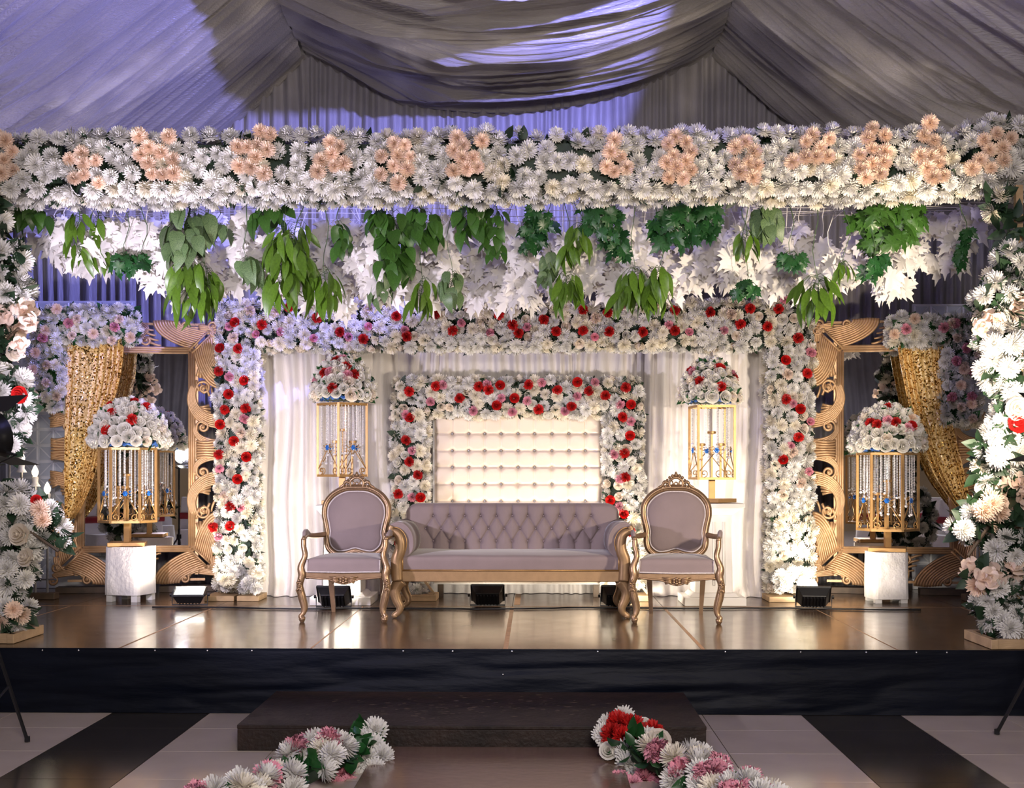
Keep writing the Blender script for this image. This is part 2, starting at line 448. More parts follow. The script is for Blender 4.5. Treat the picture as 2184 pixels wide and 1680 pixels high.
CXL, CXR = RL.x, RR.x
cx = (CXL+CXR)/2; hw = (CXR-CXL)/2
SAG = RIDGE_Z-PZ(212, WALL_Y)-0.06
def c_x(U): return CXL+(CXR-CXL)*U
def c_z(U): return RIDGE_Z-SAG*(1-np.abs(2*U-1)**2.0)
SIDE = 4.7
def sz(U): d = U*SIDE; return RIDGE_Z-(0.86*d-0.100*d*d)
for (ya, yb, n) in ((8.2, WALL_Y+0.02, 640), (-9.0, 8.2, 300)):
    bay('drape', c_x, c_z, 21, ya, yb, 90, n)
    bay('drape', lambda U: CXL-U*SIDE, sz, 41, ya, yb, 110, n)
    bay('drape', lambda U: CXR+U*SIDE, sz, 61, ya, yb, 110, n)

# far end of the hall (seen in the mirrors)
structure(part('wall_front', MB().box((0, -9.2, 0.55), (15, 0.1, 1.9)), 'hall_wall'))
structure(pleat_sheet('wall_front_drape', -7.2, 7.2, 1.45, 5.6, -9.1, 0.24, 0.05, 'satin_silver', 31))
# ================================================================== FLOWERS AND LEAVES (shared meshes)
R = random.Random(7)
def mum_mesh(name, mname, rings, seed, wid=0.5):
    """spiky chrysanthemum of unit diameter, dome facing +Z."""
    rr = random.Random(seed); V = []; Fc = []
    for (el, n, ln, w) in rings:
        off = rr.random()*6
        for k in range(n):
            az = 2*math.pi*(k+rr.uniform(-0.25, 0.25))/n+off
            e = math.radians(el+rr.uniform(-7, 7)); l = ln*rr.uniform(0.88, 1.10)
            d = Vector((math.cos(az)*math.cos(e), math.sin(az)*math.cos(e), math.sin(e)))
            t = Vector((-math.sin(az), math.cos(az), 0))
            up = d.cross(t)*-1
            b = d*0.06; m = d*(l*0.72)+up*(l*0.02); tip = d*l+Vector((0, 0, 1))*l*0.07
            o = len(V)
            V += [b-t*w*0.12, m-t*w*0.5, tip-t*w*0.18, tip+t*w*0.18, m+t*w*0.5, b+t*w*0.12]
            Fc += [(o, o+1, o+4, o+5), (o+1, o+2, o+3, o+4)]
    return np_mesh(name, [tuple(v) for v in V], Fc, [mname])
RH = ((-22, 18, 0.47, 0.105), (-4, 22, 0.50, 0.10), (12, 23, 0.50, 0.10), (28, 21, 0.49, 0.095), (44, 17, 0.47, 0.09), (59, 13, 0.45, 0.085), (73, 8, 0.43, 0.08), (86, 4, 0.41, 0.075))
RLO = ((-12, 14, 0.49, 0.14), (10, 16, 0.50, 0.13), (30, 14, 0.49, 0.13), (52, 11, 0.46, 0.12), (74, 6, 0.43, 0.11))
def carn_mesh(name, mname, seed):
    rr = random.Random(seed); V = []; Fc = []
    for (el, n, ln, w) in ((-10, 9, 0.47, 0.36), (10, 11, 0.50, 0.32), (28, 11, 0.50, 0.30), (46, 10, 0.49, 0.28), (64, 8, 0.48, 0.24), (80, 5, 0.46, 0.2)):
        off = rr.random()*6
        for k in range(n):
            az = 2*math.pi*(k+rr.uniform(-0.3, 0.3))/n+off; e = math.radians(el+rr.uniform(-8, 8))
            d = Vector((math.cos(az)*math.cos(e), math.sin(az)*math.cos(e), math.sin(e)))
            t = Vector((-math.sin(az), math.cos(az), 0)); up = t.cross(d)
            tw = rr.uniform(-1.3, 1.3); t = t*math.cos(tw)+up*math.sin(tw)
            o = len(V); l = ln*rr.uniform(0.80, 1.10)
            V.append(d*0.08)
            for q in range(6):
                s = q/5-0.5
                V.append(d*(l*(1-0.35*s*s+(0.08 if q % 2 else -0.08)))+t*(w*s)+up*((0.05 if q % 2 else -0.05)))
            for q in range(5): Fc.append((o, o+1+q, o+2+q))
    return np_mesh(name, [tuple(v) for v in V], Fc, [mname])
def rose_mesh(name, mname, seed, open_=1.0):
    rr = random.Random(seed); V = []; Fc = []
    def petal(az, wang, r0, flare, h, curl, z0):
        o = len(V); nu, nv = 4, 3
        for j in range(nv+1):
            t = j/nv
            for i in range(nu+1):
                s = i/nu-0.5
                a = az+wang*s*(0.55+0.6*t-0.25*t*t*abs(s)*2)
                rad = r0*(0.35+0.65*min(1, t*1.6))+flare*t*t+(curl*max(0, t-0.6)*2)
                zz = z0+h*(t-0.22*t*t*(abs(s)*2)**2)-curl*0.5*max(0, t-0.7)
                V.append(Vector((math.cos(a)*rad, math.sin(a)*rad, zz)))
        for j in range(nv):
            for i in range(nu):
                q = o+j*(nu+1)+i
                Fc.append((q, q+1, q+nu+2, q+nu+1))
    a0 = rr.random()*6
    for k in range(3): petal(a0+k*2.1, 2.6, 0.07, 0.03, 0.60, 0.0, -0.05)
    for k in range(4): petal(a0+0.5+k*1.57, 2.1, 0.15, 0.05, 0.60, 0.03, -0.10)
    for k in range(5): petal(a0+0.2+k*1.257, 1.8, 0.24, 0.05*open_, 0.56, 0.07, -0.16)
    for k in range(6): petal(a0+0.8+k*1.047, 1.6, 0.32, 0.06*open_, 0.44, 0.13, -0.20)
    # swirled bud in the middle
    o = len(V); m = 10
    for k in range(m+1):
        a = a0+k*0.9; r = 0.015+0.011*k
        V += [Vector((math.cos(a)*r, math.sin(a)*r, 0.57-0.010*k)), Vector((math.cos(a)*r*1.1, math.sin(a)*r*1.1, 0.25))]
    for k in range(m): Fc.append((o+2*k, o+2*k+2, o+2*k+3, o+2*k+1))
    return np_mesh(name, [tuple(v) for v in V], Fc, [mname], True)
def bloom_mesh(name, mname, seed):
    """open magnolia-like bloom with broad cupped petals."""
    rr = random.Random(seed); V = []; Fc = []
    for (n, el, ln, w, off) in ((4, 62, 0.42, 0.36, 0.0), (5, 30, 0.52, 0.42, 0.5), (4, 2, 0.55, 0.42, 1.0)):
        for k in range(n):
            az = 2*math.pi*k/n+off+rr.uniform(-0.2, 0.2); e0 = math.radians(el+rr.uniform(-8, 8))
            o = len(V); nu, nv = 3, 4
            for j in range(nv+1):
                t = j/nv; e = e0+0.5*(t-0.3)
                d = Vector((math.cos(az)*math.cos(e), math.sin(az)*math.cos(e), math.sin(e)))
                tn = Vector((-math.sin(az), math.cos(az), 0)); up = tn.cross(d)*-1
                ww = w*math.sin(math.pi*min(1, 0.12+t*0.80))**0.8
                for i in range(nu+1):
                    s = i/nu-0.5
                    V.append(d*(ln*t)+tn*(ww*s)-up*(0.35*ww*s*s*2))
            for j in range(nv):
                for i in range(nu):
                    q = o+j*(nu+1)+i; Fc.append((q, q+1, q+nu+2, q+nu+1))
    return np_mesh(name, [tuple(v) for v in V], Fc, [mname], True)

FM = {}
def kindset(key, fn, n=3): FM[key] = [fn(i) for i in range(n)]
kindset('mw', lambda i: mum_mesh('chrysanthemum_white', 'mum_white', RH, 10+i))
kindset('mwl', lambda i: mum_mesh('chrysanthemum_white_far', 'mum_white', RLO, 20+i))
kindset('mc', lambda i: mum_mesh('chrysanthemum_cream', 'mum_cream', RH, 30+i))
kindset('mcl', lambda i: mum_mesh('chrysanthemum_cream_far', 'mum_cream', RLO, 33+i))
kindset('mp', lambda i: mum_mesh('chrysanthemum_peach', 'mum_peach', RH, 40+i))
kindset('cr', lambda i: carn_mesh('carnation_red', 'carnation_red', 50+i))
kindset('cp', lambda i: carn_mesh('carnation_pink', 'carnation_pink', 60+i))
kindset('ca', lambda i: carn_mesh('carnation_peach', 'bloom_peach', 66+i))
kindset('rw', lambda i: rose_mesh('rose_white', 'rose_white', 70+i))
kindset('rc', lambda i: rose_mesh('rose_cream', 'rose_cream', 80+i))
kindset('rp', lambda i: rose_mesh('rose_pink', 'carnation_pink', 83+i))
kindset('rr', lambda i: rose_mesh('rose_red', 'carnation_red', 86+i))
kindset('bp', lambda i: bloom_mesh('magnolia_peach', 'bloom_peach', 90+i))
NAMES = dict(mw='chrysanthemum', mwl='chrysanthemum', mc='chrysanthemum', mcl='chrysanthemum', mp='chrysanthemum', cr='carnation', cp='carnation', ca='carnation',
             rw='rose', rc='rose', rp='rose', rr='rose', bp='magnolia')
FLABEL = dict(mp='peach chrysanthemum', cr='red carnation', cp='pink carnation', ca='peach carnation', rr='red rose', rp='pink rose', rc='cream rose', bp='peach magnolia', mc='cream chrysanthemum')
LOWKEY = dict(mw='mwl', mc='mcl')

def face_quat(d, spin):
    return Vector(d).to_track_quat('Z', 'Y') @ Quaternion((0, 0, 1), spin)
def flower(key, pos, d, size, parent, base, rr=R):
    """one bloom as a part; pos in world, base = the thing's base in world."""
    me = rr.choice(FM[key])
    o = link(NAMES[key], me, parent, Vector(pos)-Vector(base), face_quat(d, rr.random()*6.28), size)
    if key in FLABEL: o['label'] = FLABEL[key]
    return o
def np_arrays(me):
    V = np.empty(len(me.vertices)*3, np.float32); me.vertices.foreach_get('co', V)
    k = me.polygons[0].loop_total
    Fc = np.empty(len(me.loops), np.int32); me.loops.foreach_get('vertex_index', Fc)
    return V.reshape(-1, 3), Fc.reshape(-1, k)
CACHE = {}
def join_many(name, items, mname, parent, base, label=None, smooth=False):
    """items: (mesh, pos, quat, size) joined as one part; all meshes of equal polygon size."""
    if not items: return None
    Vs = []; Fs = []; o = 0
    for (me, pos, q, s) in items:
        if me.name not in CACHE: CACHE[me.name] = np_arrays(me)
        V, Fc = CACHE[me.name]
        M = np.array(q.to_matrix(), np.float32)
        Vs.append(V @ M.T*np.float32(s)+np.array(Vector(pos)-Vector(base), np.float32)); Fs.append(Fc+o); o += len(V)
    ob = link(name, np_mesh(name, np.concatenate(Vs), np.concatenate(Fs), [mname], smooth), parent)
    ob['kind'] = 'stuff'
    if label: ob['label'] = label
    return ob

# leaves -----------------------------------------------------------
def leaf_blade(name, mname, outline, n=5, fold=0.12, droop=0.25, smooth=True):
    """blade along +Y from the origin, unit length; outline(t) = half width."""
    V = []; Fc = []
    for j in range(n+1):
        t = j/n; w = outline(t)
        z = -droop*t*t
        V += [(-w, t, z+fold*w), (0, t, z), (w, t, z+fold*w)]
    for j in range(n):
        o = j*3
        Fc += [(o, o+1, o+4, o+3), (o+1, o+2, o+5, o+4)]
    return np_mesh(name, V, Fc, [mname], smooth)
def maple_blade(name, mname, seed, droop=0.2):
    rr = random.Random(seed)
    half = [(0.0, 0.0), (0.10, -0.07), (0.26, -0.12), (0.24, 0.02), (0.46, 0.10), (0.40, 0.20), (0.50, 0.34), (0.36, 0.35),
            (0.40, 0.52), (0.27, 0.46), (0.15, 0.50), (0.20, 0.68), (0.10, 0.72), (0.0, 1.0)]
    pts = half+[(-x, y) for (x, y) in half[-2:0:-1]]
    V = [(0, 0.32, 0.05)]; Fc = []
    for i, (x, y) in enumerate(pts):
        x += rr.uniform(-0.02, 0.02); y += rr.uniform(-0.02, 0.02)
        V.append((x, y, -droop*(x*x*1.4+max(0, y-0.3)**2)+rr.uniform(-0.035, 0.035)))
    n = len(pts)
    for i in range(n): Fc.append((0, 1+(i+1) % n, 1+i))
    return np_mesh(name, V, Fc, [mname], False)
def lance(t): return 0.155*math.sin(math.pi*min(1, t**0.85))**0.9+0.002
def broad(t): return 0.34*math.sin(math.pi*min(1, (0.05+0.95*t)**0.62))**0.85+0.002
def ivy_out(t): return (0.36*(1-t)**0.7+0.05*math.sin(t*18))*min(1, t*7)+0.002
LEAF = {
    'lance': [leaf_blade('lance_leaf', 'leaf_bright', lance, 6, 0.25, 0.15+0.2*i) for i in range(3)],
    'broad': [leaf_blade('broad_leaf', 'leaf_green', broad, 6, 0.20, 0.1+0.2*i) for i in range(3)],
    'ivy': [maple_blade('ivy_leaf', 'leaf_deep', 4+i, 0.25) for i in range(3)],
    'maple': [maple_blade('maple_leaf', 'leaf_green', 14+i, 0.25) for i in range(3)],
    'varieg': [leaf_blade('variegated_leaf', 'leaf_variegated', broad, 6, 0.2, 0.3+0.2*i) for i in range(3)],
    'white': [maple_blade('white_leaf', 'leaf_white', 24+i, 0.35) for i in range(4)],
    'small': [leaf_blade('small_leaf', 'foliage_dark', broad, 3, 0.25, 0.2, False)],
    'smallg': [leaf_blade('small_leaf_green', 'leaf_deep', broad, 3, 0.25, 0.2, False)],
}

# sampling ---------------------------------------------------------
def poisson(cands, dist, rr, keep=None):
    """greedy dart throwing on a list of (pos, normal, ...) with a hash grid."""
    g = {}; out = []
    def key(p): return (int(math.floor(p.x/dist)), int(math.floor(p.y/dist)), int(math.floor(p.z/dist)))
    def ok(p, d):
        k = key(p)
        for a in (-1, 0, 1):
            for b in (-1, 0, 1):
                for c in (-1, 0, 1):
                    for (q, dq) in g.get((k[0]+a, k[1]+b, k[2]+c), ()):
                        if (q-p).length < min(d, dq): return False
        return True
    for it in (keep or []):
        g.setdefault(key(it[0]), []).append((it[0], dist*0.72))
    for it in cands:
        if ok(it[0], dist):
            g.setdefault(key(it[0]), []).append((it[0], dist)); out.append(it)
    return out
def box_surface(lo, hi, n, rr, faces, rnd=0.35):
    """random points with normals on chosen faces of a box (rounded look)."""
    lo = Vector(lo); hi = Vector(hi); c = (lo+hi)/2; s = hi-lo
    ar = {'-y': s.x*s.z, '+y': s.x*s.z, '-z': s.x*s.y, '+z': s.x*s.y, '-x': s.y*s.z, '+x': s.y*s.z}
    tot = sum(ar[f] for f in faces); out = []
    for f in faces:
        for _ in range(int(n*ar[f]/tot)):
            p = Vector((rr.uniform(lo.x, hi.x), rr.uniform(lo.y, hi.y), rr.uniform(lo.z, hi.z)))
            ax = 'xyz'.index(f[1]); sg = 1 if f[0] == '+' else -1
            p[ax] = hi[ax] if sg > 0 else lo[ax]
            nrm = Vector((0, 0, 0)); nrm[ax] = sg
            for a in range(3):
                if a != ax and f[1] != 'q' and s[a] > 0:
                    e = (p[a]-c[a])/(s[a]/2)
                    lim = min(1, 0.25/max(s[a], 1e-3))
                    if abs(e) > 1-lim: nrm[a] += math.copysign((abs(e)-(1-lim))/lim*0.9, e)
            nrm = (nrm+Vector((rr.uniform(-1, 1), rr.uniform(-1, 1), rr.uniform(-1, 1)))*rnd).normalized()
            out.append((p+nrm*rr.uniform(-0.02, 0.015), nrm))
    rr.shuffle(out)
    return out
def leafy(name, pts, parent, base, rr, size=(0.06, 0.11), keys=('small',), mname='foliage_dark', push=0.0):
    """mass of small leaves joined as one part."""
    items = []
    for (p, n) in pts:
        me = rr.choice(LEAF[rr.choice(keys)])
        d = (Vector(n)+Vector((rr.uniform(-1, 1), rr.uniform(-1, 1), rr.uniform(-1, 1)))*1.1)
        q = d.to_track_quat('Y', 'Z') @ Quaternion((0, 1, 0), rr.random()*6.28)
        items.append((me, p+Vector(n)*push, q, rr.uniform(*size)))
    return join_many(name, items, mname, parent, base, smooth=False)

def floral_panel(parent, base, boxes, faces, mixw, forced, rr, size=0.112, dist=0.085, n=6000, core_in=0.05, cap=290, leafn=700, lsize=(0.05, 0.10), core_mat='foliage_dark', maxobj=None):
    """boxes of packed blooms: core, leaves, blooms as parts; beyond `cap` per kind joined as stuff."""
    core = MB()
    for (lo, hi) in boxes:
        c = (Vector(lo)+Vector(hi))/2; s = Vector(hi)-Vector(lo)
        core.box(c-Vector(base), (max(0.03, s.x-2*core_in), max(0.03, s.y-2*core_in), max(0.03, s.z-2*core_in)))
    part('foam_core', core, core_mat, parent)
    cands = []; 
    tot = sum((Vector(h)-Vector(l)).length for (l, h) in boxes)
    for (lo, hi) in boxes:
        pts = box_surface(lo, hi, int(n*(Vector(hi)-Vector(lo)).length/tot), rr, faces)
        for it in pts:
            ins = False
            for (l2, h2) in boxes:
                if (l2, h2) != (lo, hi) and all(l2[a]+0.03 < it[0][a] < h2[a]-0.03 for a in range(3)): ins = True
            if not ins: cands.append(it)
    rr.shuffle(cands)
    leaf_pts = [c for c in cands[:leafn]]
    leafy('leaf_mass', leaf_pts, parent, base, rr, lsize, ('small', 'smallg'), core_mat, push=-0.035)
    keep = []; placed = []
    for (key, p, s) in forced:
        nrm = Vector((rr.uniform(-.25, .25), -1, rr.uniform(-.15, .35))).normalized()
        keep.append((p, nrm)); placed.append((key, p+nrm*0.02, nrm, s))
    rnd = poisson(cands, dist, rr, keep)
    keys = [k for k, w in mixw]; ws = [w for k, w in mixw]
    for (p, nrm) in rnd:
        key = rr.choices(keys, ws)[0]
        f = dict(rw=0.82, rc=0.82, cp=0.82, cr=0.85, rp=0.8, mp=0.92).get(key, 1.0)
        placed.append((key, p, nrm, size*f*rr.uniform(0.85, 1.15)))
    camp = Vector((0, 0, HS))
    bykey = {}
    for it in placed: bykey.setdefault(it[0], []).append(it)
    for key, its in bykey.items():
        its.sort(key=lambda it: -(it[3]*max(0.0, it[2].dot((camp-it[1]).normalized()))))
        lim = cap if maxobj is None else min(cap, maxobj)
        for it in its[:lim]: flower(key, it[1], it[2], it[3], parent, base, rr)
        rest = its[lim:]
        if rest:
            lk = LOWKEY.get(key, key)
            join_many(NAMES[key]+'_mass', [(rr.choice(FM[lk]), p, face_quat(nn, rr.random()*6.28), s) for (_, p, nn, s) in rest], FM[lk][0].materials[0].name, parent, base)
    return placed
# ================================================================== OVERHEAD GARLAND
def overhead():
    rr = random.Random(101)
    base = P(1092, 340, 8.3)
    t = thing('flower_garland', 'long white chrysanthemum beam with peach clusters hung across under the tent ceiling', 'garland', base)
    y0, y1 = 8.08, 8.50
    boxes = []
    ends = [(-3.78, -3.0, 0.00), (-3.0, 2.75, 0.0), (2.75, 3.65, 0.06)]
    zlo, zhi = PZ(400, 8.08), PZ(285, 8.08)
    for (a, b, dz) in ends: boxes.append(((a, y0, zlo+dz*0.6), (b, y1, zhi+dz)))
    forced = []
    for (px, py, w, h, n) in ((12, 330, 30, 50, 7), (180, 362, 42, 42, 9), (335, 322, 48, 34, 7), (352, 365, 35, 20, 4), (540, 345, 40, 40, 8), (572, 300, 20, 30, 3),
                              (708, 335, 40, 42, 10), (856, 315, 20, 30, 3), (845, 365, 42, 40, 9), (1000, 330, 40, 40, 9), (975, 365, 20, 18, 2),
                              (1312, 325, 30, 40, 7), (1300, 362, 34, 18, 4), (1447, 318, 36, 34, 6), (1448, 365, 36, 22, 5), (1590, 335, 36, 36, 8), (1600, 372, 28, 24, 5),
                              (1740, 320, 42, 34, 8), (1700, 342, 14, 14, 2), (1868, 305, 34, 30, 6), (1855, 360, 36, 30, 6), (1975, 285, 22, 30, 4), (1985, 350, 34, 36, 7),
                              (2120, 320, 44, 36, 9), (2090, 352, 26, 20, 4)):
        for _ in range(n*6):
            if n <= 0: break
            q = P(px+rr.uniform(-w, w)*0.8, py+rr.uniform(-h, h)*0.9, y0-0.005-rr.random()*0.02)
            if all((q-f[1]).length > 0.066 for f in forced):
                forced.append(('mp', q, 0.108*rr.uniform(0.85, 1.12))); n -= 1
    floral_panel(t, base, boxes, ('-y', '-z', '+z', '+y'), [('mw', 1.0), ('mc', 0.12)], forced, rr, size=0.124, dist=0.080, n=16000, core_in=0.05, leafn=1500)
    # timber lath that carries it
    part('beam_lath', MB().box((0, 0, 0), (7.3, 0.05, 0.05)), 'raw_wood', t, loc=Vector((0, 8.3, (zlo+zhi)/2))-base)
overhead()

# ================================================================== BIG ARCH (beam and two legs)
def fl(key, Y, *pts, s=0.090):
    return [(key, P(x, y, Y), s) for (x, y) in pts]
def big_arch():
    rr = random.Random(202)
    base = Vector((PX(1098, 10.8), 10.85, 0))
    t = thing('flower_arch', 'tall square arch of white flowers dotted with red and pink framing the white drapes', 'flower arch', base)
    Yf = 10.68
    D = 0.07
    def bx(x0, y0, x1, y1): 
        a = P(x0, y1, Yf); b = P(x1, y0, Yf); return ((a.x+D*0.5, Yf, a.z+D*0.4), (b.x-D*0.5, Yf+0.24, b.z-D*0.4))
    boxes = [bx(462, 640, 1735, 745), bx(457, 700, 550, 1262), bx(1637, 700, 1737, 1262)]
    forced = fl('cr', Yf-0.012, (618, 657), (560, 693), (678, 678), (725, 709), (775, 724), (845, 675), (930, 672), (867, 717), (965, 707), (1065, 672), (1093, 692), (1160, 683), (1105, 710), (1185, 708), (1243, 663), (1295, 667), (1243, 707), (1300, 707), (1370, 708), (1440, 706), (1438, 664), (1515, 667), (1578, 693), (1600, 660), (1637, 697), (1660, 660),
                (508, 745), (470, 792), (526, 870), (482, 875), (468, 970), (493, 1080), (457, 1125), (1700, 722), (1720, 797), (1676, 852), (1703, 934))
    forced += fl('rr', Yf-0.012, (503, 690), (472, 745), (524, 812), (488, 840), (470, 905), (500, 940), (525, 975), (507, 1022), (494, 1123), (1674, 770), (1707, 873), (1670, 982))
    forced += fl('cp', Yf-0.0, (490, 697), (543, 682), (545, 712), (600, 710), (665, 718), (700, 690), (745, 720), (783, 694), (810, 712), (865, 704), (900, 680), (905, 714), (985, 690), (1020, 668), (1040, 708), (1125, 700), (1215, 685), (1265, 715), (1330, 655), (1358, 712), (1395, 680), (1425, 693), (1465, 708), (1510, 678), (1545, 707), (1605, 700), (1630, 670), (1672, 640), (1662, 690),
                (512, 772), (488, 803), (465, 850), (518, 845), (520, 893), (458, 917), (500, 980), (470, 1000), (485, 1050), (510, 1078), (468, 1145), (480, 1205), (1690, 738), (1726, 750), (1668, 808), (1718, 812), (1690, 860), (1722, 898), (1678, 910), (1686, 950), (1730, 936), (1670, 1020), (1724, 1005), (1715, 1095), (1662, 1100), s=0.078)[::3]+fl('rp', Yf, *[(q[0]+4, q[1]+3) for q in ((545, 712), (665, 718), (783, 694), (1040, 708), (1265, 715), (1465, 708), (488, 803), (520, 893), (510, 1078), (1726, 750), (1722, 898))], s=0.075)
    forced += fl('ca', Yf-0.0, (535, 663), (590, 665), (790, 658), (845, 640), (1000, 655), (1270, 680), (1410, 650), (1560, 672), (1680, 800), (1690, 965), (1708, 1030), (500, 720), (515, 925), (480, 1060), s=0.10)
    floral_panel(t, base, boxes, ('-y', '-x', '+x', '-z', '+z'), [('mw', 1.0), ('mc', 0.55), ('rc', 0.10), ('rw', 0.05)], forced, rr, size=0.116, dist=0.071, n=26000, core_in=0.04, leafn=2000)
    # bloom skirts spilling at the feet
    for px in (512, 1690):
        c = P(px, 1235, Yf-0.05)
        for k in range(16):
            a = rr.uniform(0, 6.28); d = Vector((math.cos(a)*0.8, -0.9, math.sin(a)*0.6)).normalized()
            flower(rr.choice(['mw', 'mc', 'mw']), c+Vector((rr.uniform(-.17, .17), rr.uniform(-.12, 0), rr.uniform(-.07, .08))), d, 0.115, t, base, rr)
    for (px, w) in ((480, 62), (540, 46), (1660, 58), (1715, 60)):
        p = P(px, 1270, 10.8)
        part('base_board', MB().box((0, 0, 0), (w/250, 0.34, 0.045)), 'raw_wood', t, bevel=0.004, loc=Vector((p.x, 10.76, 0.0235))-base)
big_arch()

# ================================================================== SMALL ARCH round the tufted panel
def small_arch():
    rr = random.Random(303)
    Yf = 10.82
    base = Vector((PX(1102, 10.9), 10.95, 0))
    t = thing('flower_arch', 'small flower arch with red and pink carnations around the cream tufted panel', 'flower arch', base)
    D = 0.07
    def bx(x0, y0, x1, y1):
        a = P(x0, y1, Yf); b = P(x1, y0, Yf); return ((a.x+D*0.5, Yf, a.z+D*0.4), (b.x-D*0.5, Yf+0.22, b.z-D*0.4))
    boxes = [bx(835, 805, 1372, 888), bx(832, 830, 915, 1255), bx(1286, 830, 1374, 1255)]
    forced = fl('cr', Yf-0.012, (930, 824), (1022, 825), (1042, 832), (1127, 821), (1189, 832), (1147, 873), (1257, 836), (1290, 843), (1334, 826), (1327, 889), (866, 940), (873, 985), (893, 1013), (1330, 968), (1334, 1018), (872, 835), (980, 849), (1218, 868), (850, 1052))
    forced += fl('rr', Yf-0.012, (1066, 824), (1096, 850), (1058, 866), (1232, 815), (1347, 865), (1344, 930), (897, 1062), (1328, 1097), (1303, 1066), (875, 893), (852, 1160), (1345, 1132))
    forced += fl('cp', Yf-0.0, (945, 822), (985, 825), (1040, 820), (1095, 820), (1155, 818), (1210, 820), (1268, 817), (1318, 815), (1070, 850), (1022, 850), (1124, 856), (1162, 842), (1232, 845), (1270, 850), (918, 858), (960, 872), (1010, 877), (1042, 880), (1092, 880), (1168, 870), (1205, 877), (1257, 880), (1322, 863), (850, 850), (865, 884), (893, 910), (880, 962), (873, 1025), (1345, 900), (1318, 918), (1310, 970), (1347, 998), (1322, 1022), (1355, 1058), (1320, 1080), (915, 1000), (880, 1060), s=0.084)[::2]
    floral_panel(t, base, boxes, ('-y', '-x', '+x', '-z', '+z'), [('mw', 1.0), ('mc', 0.7), ('rc', 0.22), ('rw', 0.08)], forced, rr, size=0.114, dist=0.070, n=16000, core_in=0.04, leafn=1100)
    for px in (882, 1330):
        c = P(px, 1245, Yf-0.02)
        for k in range(10):
            flower('mw', c+Vector((rr.uniform(-.1, .1), rr.uniform(-.08, 0), rr.uniform(-.09, .03))), (rr.uniform(-.6, .6), -1, rr.uniform(-.6, .3)), 0.115, t, base, rr)
        p = P(px+8, 1270, 10.85)
        part('base_board', MB().box((0, 0, 0), (0.36, 0.30, 0.05)), 'raw_wood', t, bevel=0.004, loc=Vector((p.x, 10.78, 0.026))-base)
        part('base_brace', MB().tube([(p.x+0.02, 10.72, 0.24), (p.x+0.16, 10.66, 0.06)], 0.014, 4), 'raw_wood', t, loc=-base)
small_arch()

# ================================================================== CORNER GARLANDS over the gold mirrors
def corner_garland(label, Yf, boxes_px, seed, pinks, peaches):
    rr = random.Random(seed)
    x0 = min(b[0] for b in boxes_px); x1 = max(b[2] for b in boxes_px)
    base = P((x0+x1)/2, max(b[3] for b in boxes_px), Yf+0.1)
    t = thing('corner_garland', label, 'garland', base, group='corner garlands over the gold mirrors')
    D = 0.05
    boxes = []
    for (a0, b0, a1, b1) in boxes_px:
        a = P(a0, b1, Yf); b = P(a1, b0, Yf); boxes.append(((a.x+D*0.5, Yf, a.z+D*0.5), (b.x-D*0.5, Yf+0.16, b.z-D*0.5)))
    forced = fl('cp', Yf-0.02, *pinks, s=0.095)+fl('mp', Yf-0.02, *peaches[::2], s=0.10)+fl('ca', Yf-0.02, *peaches[1::2], s=0.085)
    floral_panel(t, base, boxes, ('-y', '-x', '+x', '-z', '+z'), [('mw', 1.0), ('mc', 0.15)], forced, rr, size=0.118, dist=0.070, n=6000, core_in=0.03, leafn=420, lsize=(0.06, 0.11), core_mat='leaf_deep')
MIR_Y = 11.45
corner_garland('white corner garland with peach blooms above the mirror whose floor floodlight glows', 10.92, [(88, 652, 290, 730), (62, 660, 138, 872)], 404,
               [(150, 690), (247, 698), (93, 722)], [(122, 660), (165, 682), (98, 707), (155, 717), (200, 712), (255, 683), (78, 752), (102, 778), (72, 790), (100, 818), (75, 842), (123, 845), (280, 720), (240, 726)])
corner_garland('white corner garland with several pink carnations above the mirror beside the darker floodlight', 10.92, [(1900, 672, 2088, 738), (2010, 690, 2090, 905)], 505,
               [(1932, 703), (2012, 700), (2060, 742), (2040, 770), (2075, 792), (2028, 847), (2070, 847), (2035, 690)], [(1950, 680), (2030, 690), (1906, 715), (2040, 722), (2085, 700), (2055, 782), (2048, 822), (2050, 868), (2072, 862), (2072, 895), (2055, 790), (2084, 757)])

